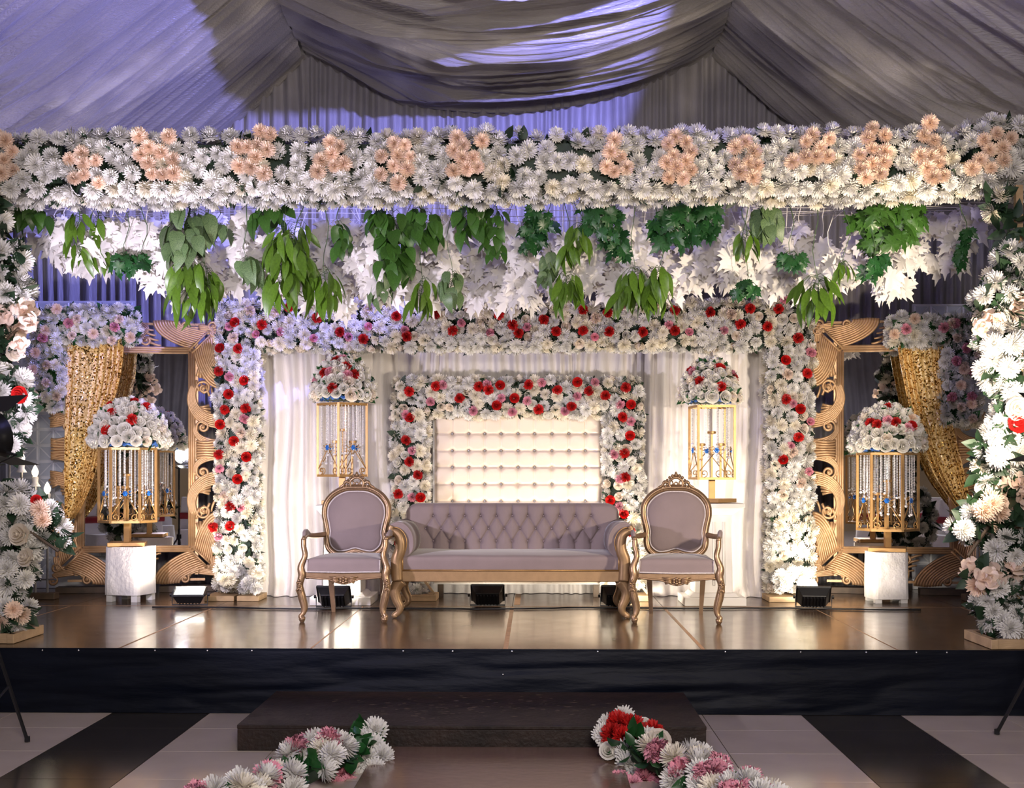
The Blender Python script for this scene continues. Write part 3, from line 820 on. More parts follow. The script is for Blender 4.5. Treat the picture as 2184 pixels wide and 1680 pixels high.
# ================================================================== HANGING VINES
def spray(kind, px, py0, py1, Y, w, n, rr, label, group, lsize, z_top):
    """one hanging vine: stem from the wire net, leaves on short stalks."""
    top = P(px, py0, Y); top.z = z_top
    bot = P(px, py1, Y)
    name = {'white': 'white_leaf_vine'}.get(kind, 'green_leaf_vine')
    t = thing(name, label, 'vine', top, group=group)
    stem = []; m = 7
    ax, ay = rr.uniform(-.05, .05), rr.uniform(-.05, .05)
    L = top.z-bot.z
    for k in range(m+1):
        s = k/m
        stem.append(Vector((ax*math.sin(s*3.1)+0.02*math.sin(s*9+px), ay*math.sin(s*2.6), -L*s)))
    sb = MB().tube(stem, [0.004*(1-0.5*k/m) for k in range(m+1)], 4, cap=False)
    z_first = (top.z-PZ(py0, Y))/L
    for k in range(n):
        s = z_first+(1-z_first)*((k+rr.uniform(0, 0.9))/n)
        s = min(0.99, max(0.02, s))
        i = min(m-1, int(s*m)); p = stem[i].lerp(stem[i+1], s*m-i)
        az = rr.uniform(0, 6.28) if rr.random() < 0.55 else rr.choice([0.15, 2.9, 3.8, 5.6, 4.7])+rr.uniform(-.4, .4)
        reach = w*rr.uniform(0.25, 1.0)
        d = Vector((math.cos(az), math.sin(az)*0.8, 0))
        q = p+d*reach+Vector((0, 0, -reach*rr.uniform(0.1, 0.5)))
        sb.tube([p, p+d*reach*0.5+Vector((0, 0, 0.01)), q], [0.0025, 0.002, 0.0018], 3, cap=False)
        sz = rr.uniform(*lsize)
        # blade hangs downward and faces outward
        down = (d*rr.uniform(0.15, 0.8)+Vector((rr.uniform(-.3, .3), rr.uniform(-.3, .1), -1))).normalized()
        face = (Vector((d.x*0.7, -0.7+d.y*0.5, 0.25))+Vector((rr.uniform(-.6, .6), rr.uniform(-.4, .4), rr.uniform(-.3, .5)))).normalized()
        if kind in ('white', 'ivy', 'maple'):
            down = Vector((rr.uniform(-.75, .75), rr.uniform(-.35, .15), -rr.uniform(.35, 1))).normalized()
            face = Vector((rr.uniform(-.9, .9), -1, rr.uniform(-.5, .8))).normalized()
        xax = down.cross(face).normalized(); zax = xax.cross(down).normalized()
        M = Matrix((xax, down, zax)).transposed()
        link('leaf', rr.choice(LEAF[kind]), t, q, M.to_quaternion(), sz)
    part('stem', sb, 'vine_white' if kind == 'white' else 'vine_stem', t)
    return t
NETZ = PZ(418, 8.62)-0.02
def bottom_edge(px):
    pts = [(60, 500), (110, 560), (190, 585), (260, 560), (330, 620), (470, 660), (560, 640), (700, 680), (760, 655), (900, 640), (1060, 668), (1150, 645), (1250, 632), (1300, 660), (1460, 645), (1550, 640), (1640, 662), (1700, 640), (1800, 630), (1870, 648), (1905, 640), (1930, 600), (1990, 545), (2030, 590), (2085, 470)]
    for (a, b) in zip(pts, pts[1:]):
        if a[0] <= px <= b[0]: return a[1]+(b[1]-a[1])*(px-a[0])/(b[0]-a[0])
    return 560
def vines():
    rr = random.Random(909)
    # white vines come after the green ones, so that each can be told by its neighbour
    G = [('broad', 78, 436, 480, 8.72, .12, 5, 'green vine of broad leaves at the canopy end by the red-rose flower stand', (.13, .2)),
         ('lance', 168, 445, 560, 8.7, .07, 7, 'green vine of long narrow leaves near the canopy end, between white leaves', (.15, .24)),
         ('lance', 212, 445, 560, 8.8, .07, 7, 'green vine of long narrow leaves near the canopy end, between white leaves', (.15, .24)),
         ('ivy', 262, 535, 580, 8.7, .08, 5, 'short dark green ivy vine above the corner garland with peach blooms', (.12, .17)),
         ('ivy', 305, 535, 575, 8.75, .06, 4, 'short dark green ivy vine above the corner garland with peach blooms', (.12, .17)),
         ('varieg', 395, 432, 545, 8.66, .15, 17, 'dark striped broad-leaf vine, the bulkiest dark bunch of the canopy', (.17, .25)),
         ('lance', 402, 545, 650, 8.66, .12, 13, 'bright green narrow-leaf bunch below the dark striped bunch', (.17, .27)),
         ('lance', 440, 560, 655, 8.68, .1, 9, 'bright green narrow-leaf bunch below the dark striped bunch', (.17, .27)),
         ('varieg', 468, 475, 500, 8.75, .07, 3, 'pair of dark striped leaves among white leaves', (.15, .2)),
         ('varieg', 538, 545, 590, 8.68, .06, 3, 'drooping dark striped leaf over the arch corner', (.2, .24)),
         ('broad', 575, 432, 480, 8.72, .12, 6, 'broad green leaves above the densest narrow-leaf bunch', (.15, .21)),
         ('lance', 598, 480, 630, 8.66, .13, 17, 'densest bright green narrow-leaf bunch of the canopy', (.19, .29)),
         ('lance', 648, 470, 620, 8.68, .11, 15, 'densest bright green narrow-leaf bunch of the canopy', (.19, .29)),
         ('lance', 690, 570, 650, 8.7, .09, 8, 'narrow-leaf green vine hanging before the arch beam', (.17, .25)),
         ('broad', 730, 470, 550, 8.68, .05, 5, 'single strand of paired broad green leaves', (.13, .18)),
         ('broad', 812, 445, 500, 8.7, .08, 5, 'short strand of broad heart-shaped leaves', (.13, .18)),
         ('broad', 845, 440, 590, 8.64, .13, 15, 'large bunch of glossy heart-shaped green leaves', (.16, .22)),
         ('broad', 895, 440, 520, 8.68, .1, 8, 'large bunch of glossy heart-shaped green leaves', (.16, .22)),
         ('varieg', 820, 565, 640, 8.7, .07, 7, 'dark striped leaves below the heart-shaped bunch', (.14, .2)),
         ('lance', 892, 590, 660, 8.7, .06, 6, 'narrow green leaves tipping onto the arch beam', (.15, .22)),
         ('varieg', 962, 575, 640, 8.72, .06, 6, 'dark leaves between white leaves over the arch', (.13, .19)),
         ('broad', 1020, 432, 510, 8.68, .1, 9, 'green broad-leaf vine hung close under the flower beam', (.14, .2)),
         ('broad', 1055, 440, 560, 8.72, .06, 8, 'trailing strand of small broad leaves', (.12, .17)),
         ('ivy', 1150, 428, 495, 8.68, .08, 7, 'green ivy strand close under the flower beam', (.13, .19)),
         ('ivy', 1125, 470, 540, 8.7, .06, 6, 'green ivy strand close under the flower beam', (.13, .19)),
         ('varieg', 1170, 540, 610, 8.72, .05, 6, 'thin strand of dark leaves', (.12, .17)),
         ('lance', 1222, 480, 545, 8.68, .08, 8, 'narrow green leaves in the middle of the canopy', (.18, .25)),
         ('lance', 1205, 580, 640, 8.68, .1, 9, 'narrow green bunch over the middle of the arch beam', (.17, .25)),
         ('ivy', 1285, 430, 500, 8.66, .11, 9, 'large-leaved ivy beside the white leaves', (.15, .2)),
         ('ivy', 1320, 445, 560, 8.68, .06, 8, 'long strand of large-leaved ivy', (.14, .19)),
         ('lance', 1345, 570, 640, 8.66, .1, 10, 'wide bunch of pointed green leaves over the arch beam', (.18, .27)),
         ('lance', 1398, 570, 640, 8.66, .1, 10, 'wide bunch of pointed green leaves over the arch beam', (.18, .27)),
         ('ivy', 1445, 432, 520, 8.64, .13, 13, 'deep green maple-leaf bunch under the flower beam', (.15, .21)),
         ('ivy', 1490, 430, 510, 8.68, .1, 9, 'deep green maple-leaf bunch under the flower beam', (.15, .21)),
         ('varieg', 1636, 430, 500, 8.64, .07, 9, 'folded drooping dark bunch of pointed leaves', (.18, .24)),
         ('lance', 1598, 490, 545, 8.7, .05, 4, 'few pointed leaves beside the folded dark bunch', (.15, .2)),
         ('ivy', 1590, 600, 635, 8.7, .08, 5, 'few ivy leaves over the corner of the arch', (.12, .16)),
         ('ivy', 1688, 540, 580, 8.7, .07, 5, 'small ivy strand among white leaves', (.12, .17)),
         ('lance', 1740, 590, 650, 8.66, .11, 11, 'pointed green bunch hanging beside the arch corner', (.18, .26)),
         ('lance', 1800, 560, 585, 8.7, .06, 4, 'two small pointed leaves', (.13, .18)),
         ('maple', 1885, 425, 520, 8.62, .16, 15, 'light green maple-leaf bunch, the largest maple bunch of the canopy', (.17, .23)),
         ('maple', 1930, 430, 505, 8.66, .12, 9, 'light green maple-leaf bunch, the largest maple bunch of the canopy', (.17, .23)),
         ('ivy', 1868, 545, 600, 8.66, .05, 5, 'single dark ivy strand below the light maple bunch', (.13, .18)),
         ('ivy', 2045, 490, 580, 8.61, .03, 6, 'thin green strand at the canopy end by the bare-post flower stand', (.1, .14))]
    for (kind, px, a, b, Y, w, n, lab, ls) in G:
        spray(kind, px, a, b-18, Y-0.06, w*1.05, int(n*2.7)+2, rr, lab, 'green leaf vines', (ls[0]*(0.72 if kind == 'lance' else 0.64), ls[1]*(0.80 if kind == 'lance' else 0.70)), NETZ+0.03)
    short = {}
    for g in G: short.setdefault(g[7], []).append(g[1])
    px = 104
    while px < 2082:
        be = bottom_edge(px)+rr.uniform(-32, 10)
        py0 = 446+rr.uniform(-10, 70)
        if rr.random() < 0.25: py0 = rr.uniform(500, 560)
        py0 = min(py0, be-60)
        long_ = be-py0
        n = int(7+long_/9)
        near = min(G, key=lambda g: abs(g[1]-px))
        size = 'long' if be > 630 else 'mid-length' if be > 585 else 'short'
        nm = near[7]
        for pre in ('green vine with ', 'green vine of '):
            if nm.startswith(pre): nm = nm[len(pre):]
        nm = ' '.join(nm.split(',')[0].split()[:7])
        for w_ in (' beside the', ' below the', ' over the', ' under the', ' above the', ' in the', ' of the', ' onto the', ' hung', ' at the', ' close', ' the', ' near', ' between', ' before', ' and'):
            if nm.endswith(w_): nm = nm[:-len(w_)]
        spray('white', px+rr.uniform(-6, 6), py0, be-32, rr.uniform(8.70, 9.25), 0.11, n, rr,
              size+' white silk-leaf vine next to the '+nm, 'white leaf vines', (0.125, 0.20), NETZ+0.03)
        px += rr.choice((rr.uniform(17, 25), rr.uniform(17, 25), rr.uniform(34, 50)))
    # the wire net that carries the vines
    net = thing('wire_net', 'thin white wire net below the flower beam carrying the leaf vines', 'net', (0, 9.1, NETZ))
    for j, yy in enumerate((8.55, 8.7, 8.85, 9.0, 9.15, 9.3)):
        pts = [(x, yy-9.1, 0.02*math.sin(x*1.3+j)) for x in np.linspace(-3.45, 3.30, 24)]
        part('wire', MB().tube(pts, 0.0022, 4, cap=False), 'vine_white', net)
    for i in range(14):
        x = -3.3+i*0.50
        part('wire', MB().tube([(x, -0.58, 0), (x, 0.25, 0)], 0.002, 4, cap=False), 'vine_white', net)
    for s in (-1, 1):
        x = -3.42 if s < 0 else 3.27
        part('side_cord', MB().tube([(x, -0.4, 0), (x+s*0.22, -0.65, 0.30)], 0.012, 5), 'vine_white', net)
vines()
# ================================================================== TALL FLOWER STANDS AT THE STAGE EDGE
def flower_stand(label, post_x, Y, clusters, singles, seed, branch, base_px, group=None):
    rr = random.Random(seed)
    base = Vector((post_x, Y, 0))
    t = thing('flower_stand', label, 'flower stand', base)
    part('post', MB().box((0, 0, 1.45), (0.045, 0.045, 2.9)), 'raw_wood', t, bevel=0.003)
    part('base_frame', MB().box((0, -0.20, 0.032), (0.5, 0.045, 0.06)).box((0, 0.25, 0.032), (0.5, 0.045, 0.06)).box((-0.23, 0, 0.032), (0.045, 0.46, 0.06)).box((0.23, 0, 0.032), (0.045, 0.46, 0.06)).box((0, 0.0, 0.03), (0.10, 0.46, 0.05)), 'raw_wood', t, bevel=0.004)
    for pts in branch: part('branch', MB().tube([P(x, y, Y+dy)-base for (x, y, dy) in pts], 0.011, 5), 'dark_wood', t)
    lpts = []; placed = []
    for (px, py, rx, ry, n, mix) in clusters:
        c = P(px, py, Y); sx = rx*Y/F; sz = ry*Y/F; sy = min(sx, 0.22)
        keys = [m[0] for m in mix]; ws = [m[1] for m in mix]
        cand = []
        for _ in range(n*14):
            d = Vector((rr.gauss(0, 1), rr.gauss(0, 1)-0.35, rr.gauss(0, 1))).normalized()
            cand.append((c+Vector((d.x*sx, d.y*sy, d.z*sz)), d))
        pts = poisson(cand, 0.090, rr, [(q, 0) for q in placed])[:int(n*2.2)]
        for (p, d) in pts:
            key = rr.choices(keys, ws)[0]
            placed.append(p)
            s = 0.145*rr.uniform(0.85, 1.12)*(1.15 if key == 'bp' else 0.9 if key in ('rr', 'rc', 'rw') else 1)
            dd = (d+Vector((0, -0.35, 0.1))).normalized()
            flower(key, p, dd, s, t, base, rr)
        for _ in range(int(n*7)):
            d = Vector((rr.gauss(0, 1), rr.gauss(0, 1), rr.gauss(0, 1))).normalized()*rr.uniform(0.45, 1.02)
            lpts.append((c+Vector((d.x*sx, d.y*sy, d.z*sz)), d))
    for (key, px, py, s) in singles:
        flower(key, P(px, py, Y-0.16), (rr.uniform(-.4, .4), -1, rr.uniform(-.1, .4)), s, t, base, rr)
    # dark leaves clothing the post
    for _ in range(170):
        z = rr.uniform(0.15, 2.8); a = rr.uniform(0, 6.28)
        lpts.append((base+Vector((math.cos(a)*0.08, math.sin(a)*0.08, z)), Vector((math.cos(a), math.sin(a), rr.uniform(-.5, .6)))))
    leafy('leaf_mass', lpts, t, base, rr, (0.07, 0.14), ('small', 'small', 'smallg'), 'foliage_dark')
W_ = [('mw', 1)]
WC = [('mw', 1), ('mc', .25)]
SY_ = 8.2
flower_stand('leafy flower stand of white blooms with one red rose and a drooping side spray', PX(-22, SY_), SY_, [
    (12, 555, 38, 40, 9, W_), (18, 625, 40, 40, 10, W_), (25, 672, 38, 24, 5, [('bp', 1)]), (5, 740, 30, 30, 5, [('rc', 1), ('bp', .6)]),
    (18, 850, 42, 60, 14, [('mw', 1), ('rw', .7), ('rc', .4)]), (10, 930, 38, 40, 8, [('mw', 1), ('rw', 1)]),
    (20, 1085, 52, 45, 14, W_), (40, 1150, 42, 55, 14, [('mw', 1), ('rc', .15)]), (90, 1115, 30, 36, 7, [('mw', 1), ('mp', .5)]), (118, 1135, 18, 26, 4, W_),
    (25, 1225, 40, 40, 10, [('mw', 1), ('mp', .1)]), (20, 1300, 40, 44, 11, [('mw', .7), ('mp', .4)]), (5, 1345, 28, 18, 4, [('mp', 1), ('mw', 1)]),
    (-55, 600, 50, 90, 14, W_), (-60, 860, 45, 100, 14, WC), (-60, 1150, 50, 120, 16, W_), (-20, 450, 30, 60, 6, W_)],
    [('rr', 45, 842, .12), ('rr', 78, 1067, .075), ('bp', 66, 690, .15), ('bp', 42, 735, .13), ('mp', 85, 1085, .13), ('mp', 92, 1108, .12), ('rc', 45, 1140, .15), ('mp', 28, 1300, .12), ('rc', 60, 1190, .13), ('mw', 42, 1075, .15)],
    606, [[(-22, 1180, 0), (60, 1130, -.1), (125, 1175, -.12)], [(-22, 760, 0), (40, 700, -.12)]], None)
flower_stand('leafy flower stand with a bare timber post showing above its white and peach blooms', PX(2172, 8.05), 8.05, [
    (2165, 560, 34, 34, 9, W_), (2145, 612, 40, 34, 9, WC), (2115, 640, 34, 26, 6, WC), (2170, 660, 42, 24, 6, [('bp', 1)]), (2135, 668, 36, 20, 4, [('bp', 1)]),
    (2140, 725, 44, 34, 8, WC), (2130, 780, 34, 36, 8, WC), (2165, 830, 34, 28, 6, WC), (2165, 900, 42, 40, 10, [('rw', 1), ('mw', 1)]),
    (2140, 960, 40, 40, 10, W_), (2105, 975, 20, 55, 6, WC), (2165, 1060, 34, 38, 7, [('bp', 1), ('mw', .6)]), (2100, 1085, 36, 34, 9, [('mp', 1), ('mw', .25)]), (2060, 1125, 26, 22, 6, W_),
    (2150, 1165, 44, 34, 10, W_), (2130, 1215, 34, 22, 3, [('bp', 1)]), (2100, 1230, 30, 26, 5, [('bp', 1), ('mp', .4)]), (2125, 1265, 36, 30, 8, W_), (2110, 1300, 28, 24, 5, W_), (2150, 1320, 40, 30, 8, W_), (2172, 1290, 24, 30, 5, W_),
    (2130, 440, 14, 34, 4, [('mc', 1)]), (2230, 620, 45, 90, 12, W_), (2235, 880, 45, 110, 14, WC), (2235, 1200, 45, 120, 14, W_)],
    [('rr', 2168, 905, .13), ('rc', 2170, 870, .14), ('bp', 2090, 700, .13), ('mw', 2118, 735, .15), ('mw', 2160, 735, .15), ('mw', 2150, 785, .15), ('rc', 2165, 875, .15), ('mw', 2127, 972, .15), ('bp', 2102, 1235, .17), ('mp', 2098, 1090, .14), ('mp', 2115, 1075, .14), ('mw', 2055, 1130, .14), ('mw', 2155, 1340, .15)],
    707, [[(2172, 1060, 0), (2110, 1120, -.08), (2065, 1185, -.1)], [(2172, 700, 0), (2110, 690, -.1)]], None)

# ================================================================== AISLE GARLANDS ON THE WALKWAY
def aisle(label, seed, items, path, lit):
    rr = random.Random(seed)
    base = Vector((path[0][0], path[0][1], FLOOR_Z+0.035))
    t = thing('aisle_garland', label, 'garland', base)
    pts = [Vector((x, y, FLOOR_Z+0.035+0.05)) for (x, y) in path]
    part('leaf_core', MB().tube([p-base for p in pts], [0.05]*len(pts), 6), 'foliage_dark', t)
    lp = []
    for _ in range(150):
        k = rr.random()*(len(pts)-1); i = int(k); p = pts[i].lerp(pts[i+1], k-i)
        d = Vector((rr.gauss(0, 1), rr.gauss(0, 1), abs(rr.gauss(0, .8)))).normalized()
        q = p+d*rr.uniform(.03, .09); q.z = max(q.z, FLOOR_Z+0.06)
        lp.append((q, d))
    leafy('leaf_mass', lp, t, base, rr, (0.06, 0.11), ('small', 'smallg'), 'leaf_deep')
    for (key, px, py, Y, s) in items:
        p = P(px, py, Y)
        d = Vector((rr.uniform(-.35, .35), -0.9, 0.45+rr.uniform(-.2, .3)))
        flower(key, p, d, s, t, base, rr)
    # the row goes on towards the aisle, below the picture
    for k in range(46):
        f = rr.uniform(0.42, 1.0)*(len(pts)-1); i = min(len(pts)-2, int(f)); p = pts[i].lerp(pts[i+1], f-i)
        d = Vector((rr.uniform(-1, 1), rr.uniform(-1, .4), rr.uniform(.1, 1))).normalized()
        flower(rr.choice(['mw', 'mw', 'mw', 'cp', 'mc']), p+d*0.13, d, 0.135, t, base, rr)
def aisle_lists():
    L = [('mw', 800, 1557, 6.55, .145), ('mw', 772, 1578, 6.5, .13), ('mw', 738, 1585, 6.5, .10), ('mw', 712, 1582, 6.5, .125), ('mw', 748, 1600, 6.45, .12), ('mw', 795, 1592, 6.45, .14), ('mw', 815, 1612, 6.4, .135),
         ('mw', 718, 1612, 6.4, .14), ('mw', 782, 1618, 6.35, .13), ('mw', 800, 1642, 6.3, .13), ('rc', 738, 1622, 6.3, .15), ('ca', 690, 1632, 6.3, .12), ('mc', 710, 1630, 6.35, .12), ('cp', 732, 1655, 6.2, .12), ('cp', 664, 1648, 6.25, .12),
         ('cp', 698, 1666, 6.15, .13), ('cp', 745, 1672, 6.15, .10), ('mw', 625, 1670, 6.15, .14), ('mw', 652, 1664, 6.2, .12), ('mw', 762, 1658, 6.25, .10), ('cp', 720, 1680, 6.1, .12), ('mw', 605, 1682, 6.1, .12)]
    aisle('aisle flower row on the walkway edge with white mums and pink carnations but no red', 808, L,
          [(PX(790, 6.6), 6.58), (PX(750, 6.3), 6.3), (PX(680, 6.0), 5.95), (PX(560, 5.5), 5.4), (PX(430, 5.0), 4.9)], 0)
    Rr = [('mw', 1330, 1528, 6.6, .12), ('mw', 1298, 1545, 6.55, .12), ('mw', 1288, 1568, 6.5, .13), ('cr', 1318, 1545, 6.5, .14), ('cr', 1345, 1552, 6.48, .15), ('cr', 1306, 1568, 6.45, .13), ('cr', 1328, 1572, 6.42, .12), ('cr', 1393, 1560, 6.5, .12),
         ('rw', 1372, 1550, 6.55, .10), ('mw', 1385, 1575, 6.45, .13), ('rc', 1405, 1583, 6.4, .14), ('mw', 1340, 1605, 6.35, .15), ('mw', 1342, 1628, 6.3, .14), ('rw', 1298, 1602, 6.4, .10), ('rw', 1318, 1600, 6.4, .09), ('mw', 1375, 1598, 6.35, .11),
         ('rc', 1400, 1615, 6.3, .15), ('rc', 1432, 1612, 6.3, .10), ('rc', 1372, 1640, 6.25, .12), ('cp', 1436, 1640, 6.2, .15), ('cp', 1376, 1662, 6.15, .13), ('cp', 1320, 1668, 6.15, .13), ('cp', 1418, 1670, 6.1, .12), ('rw', 1462, 1638, 6.25, .12),
         ('mw', 1470, 1664, 6.15, .14), ('rw', 1492, 1668, 6.15, .12), ('cp', 1350, 1675, 6.1, .10), ('mw', 1440, 1682, 6.05, .13), ('rc', 1395, 1640, 6.2, .11)]
    aisle('aisle flower row on the walkway edge topped with red carnations', 809, Rr,
          [(PX(1325, 6.6), 6.58), (PX(1360, 6.3), 6.3), (PX(1430, 6.0), 5.95), (PX(1540, 5.5), 5.4), (PX(1660, 5.0), 4.9)], 0)
aisle_lists()
# ================================================================== STEP AND WALKWAY
def step_and_walk():
    yf, yb = 6.73, 7.76
    x0, x1 = PX(505, yf), PX(1507, yf)
    t = thing('step_platform', 'low worn dark brown wooden step before the black stage skirt', 'step', ((x0+x1)/2, (yf+yb)/2, FLOOR_Z))
    w = x1-x0; h = 0.137
    part('step_top', MB().box((0, 0, h-0.01), (w, yb-yf, 0.022)), 'step_brown', t, bevel=0.004)
    part('front_board', MB().box((0, -(yb-yf)/2+0.012, (h-0.021)/2), (w-0.004, 0.02, h-0.021)), 'step_brown', t, bevel=0.003)
    for s in (-1, 1): part('side_board', MB().box((s*(w/2-0.012), 0.012, (h-0.021)/2), (0.02, yb-yf-0.03, h-0.021)), 'step_brown', t, bevel=0.003)
    rr = random.Random(5)
    sc = MB()
    for _ in range(150):
        x = rr.gauss(0, 0.42); y = rr.gauss(0.02, 0.2)
        if abs(x) < w/2-.05 and abs(y) < 0.42:
            n = rr.randint(4, 6); r = rr.uniform(.004, .017)
            vs = [(x+math.cos(6.28*k/n)*r*rr.uniform(.6, 2.0), y+math.sin(6.28*k/n)*r*rr.uniform(.4, .9), h+0.0022) for k in range(n)]
            sc.add(vs, [tuple(range(n))])
    s_ = part('scuff_marks', sc, 'scuff', t); s_['kind'] = 'stuff'
    xa, xb = PX(800, 6.6), PX(1322, 6.6)
    yw0, yw1 = 3.0, 6.70
    structure(part('walkway', MB().box(((xa+xb)/2, (yw0+yw1)/2, FLOOR_Z+0.0165), (xb-xa, yw1-yw0, 0.031)), 'walk_brown', bevel=0.003))
step_and_walk()

# ================================================================== WHITE DRAPES inside the big arch
def drapes():
    def drape(label, px0, px1, py_top, Y, lam, amp, seed, mname='sheer_white', puddle=0.12, group='white drapes inside the big arch'):
        x0, x1 = PX(px0, Y), PX(px1, Y); zt = PZ(py_top, Y)
        o = thing('drape', label, 'curtain', ((x0+x1)/2, Y, 0), group=None)
        s = pleat_sheet('cloth', x0-(x0+x1)/2, x1-(x0+x1)/2, 0.004, zt, 0, lam, amp, mname, seed, 10, 26, o, puddle=puddle)
        return o
    drape('white crinkled drape behind the chair nearest the mirror with the lit floodlight', 545, 690, 690, 11.12, 0.15, 0.05, 3)
    drape('white drape behind the flower-topped square cage seen on its corner', 680, 850, 690, 11.22, 0.13, 0.04, 5)
    drape('white gathered drape above and behind the small flower arch', 825, 1400, 690, 11.40, 0.105, 0.028, 7, puddle=0.10)
    drape('white drape behind the small flower arch leg and the fluted column', 1375, 1545, 690, 11.22, 0.13, 0.04, 9)
    drape('white crinkled drape between the fluted column and the big arch leg', 1520, 1660, 690, 11.12, 0.15, 0.05, 13)
drapes()

# ================================================================== TUFTED CREAM PANEL
def tufted_panel():
    Y = 11.0
    x0, x1 = PX(927, Y), PX(1284, Y); zb, zt = 0.12, PZ(868, Y)
    t = thing('tufted_panel', 'cream leather tufted back panel with crystal buttons in the small flower arch', 'panel', ((x0+x1)/2, Y, 0))
    w = x1-x0
    bx = [PX(px, Y)-(x0+x1)/2 for px in (965, 1000, 1034, 1069, 1105, 1140, 1177, 1213, 1248)]
    bz = [PZ(py, Y) for py in (925, 961, 996, 1032, 1068, 1104, 1140, 1176, 1212)]
    ex = [-w/2]+bx+[w/2]; ez = sorted([zb]+bz+[zt])
    def fn(u, v):
        x = -w/2+w*u; z = zb+(zt-zb)*v
        dx = min(abs(x-e) for e in ex[1:-1]); dz = min(abs(z-e) for e in ez[1:-1])
        y = -0.045+0.010*math.exp(-(dx/0.007)**2)+0.012*math.exp(-(dz/0.008)**2)
        d = math.hypot(dx, dz); y += 0.024*math.exp(-(d/0.022)**2)
        y += 0.006*math.exp(-(dz/0.04)**2)
        e = min(x+w/2, w/2-x, z-zb, zt-z); y += 0.03*math.exp(-(e/0.02)**2)
        return (x, y, z)
    part('upholstery', MB().grid(fn, 200, 200), 'leather_cream', t, True)
    part('backing_board', MB().box((0, 0.02, (zb+zt)/2), (w+0.03, 0.035, zt-zb+0.02)), 'paint_white', t, bevel=0.004)
    for s in (-1, 1): part('leg', MB().box((s*(w/2-0.05), 0.03, 0.06), (0.05, 0.05, 0.118)), 'dark_wood', t)
    stone = MB().lathe([(0.002, -0.004), (0.009, -0.004), (0.011, 0.0), (0.007, 0.005), (0.002, 0.006)], 8, axis=Matrix.Rotation(math.pi/2, 3, 'X')).mesh('crystal_button', False, ['grey_metal'])
    miss = {(6, 2), (4, 3), (5, 2)}
    for j, z in enumerate(bz):
        for i, x in enumerate(bx):
            if (i, j) in ((6, 2), (4, 3)): continue
            link('crystal_button', stone, t, (x, -0.022, z))
tufted_panel()

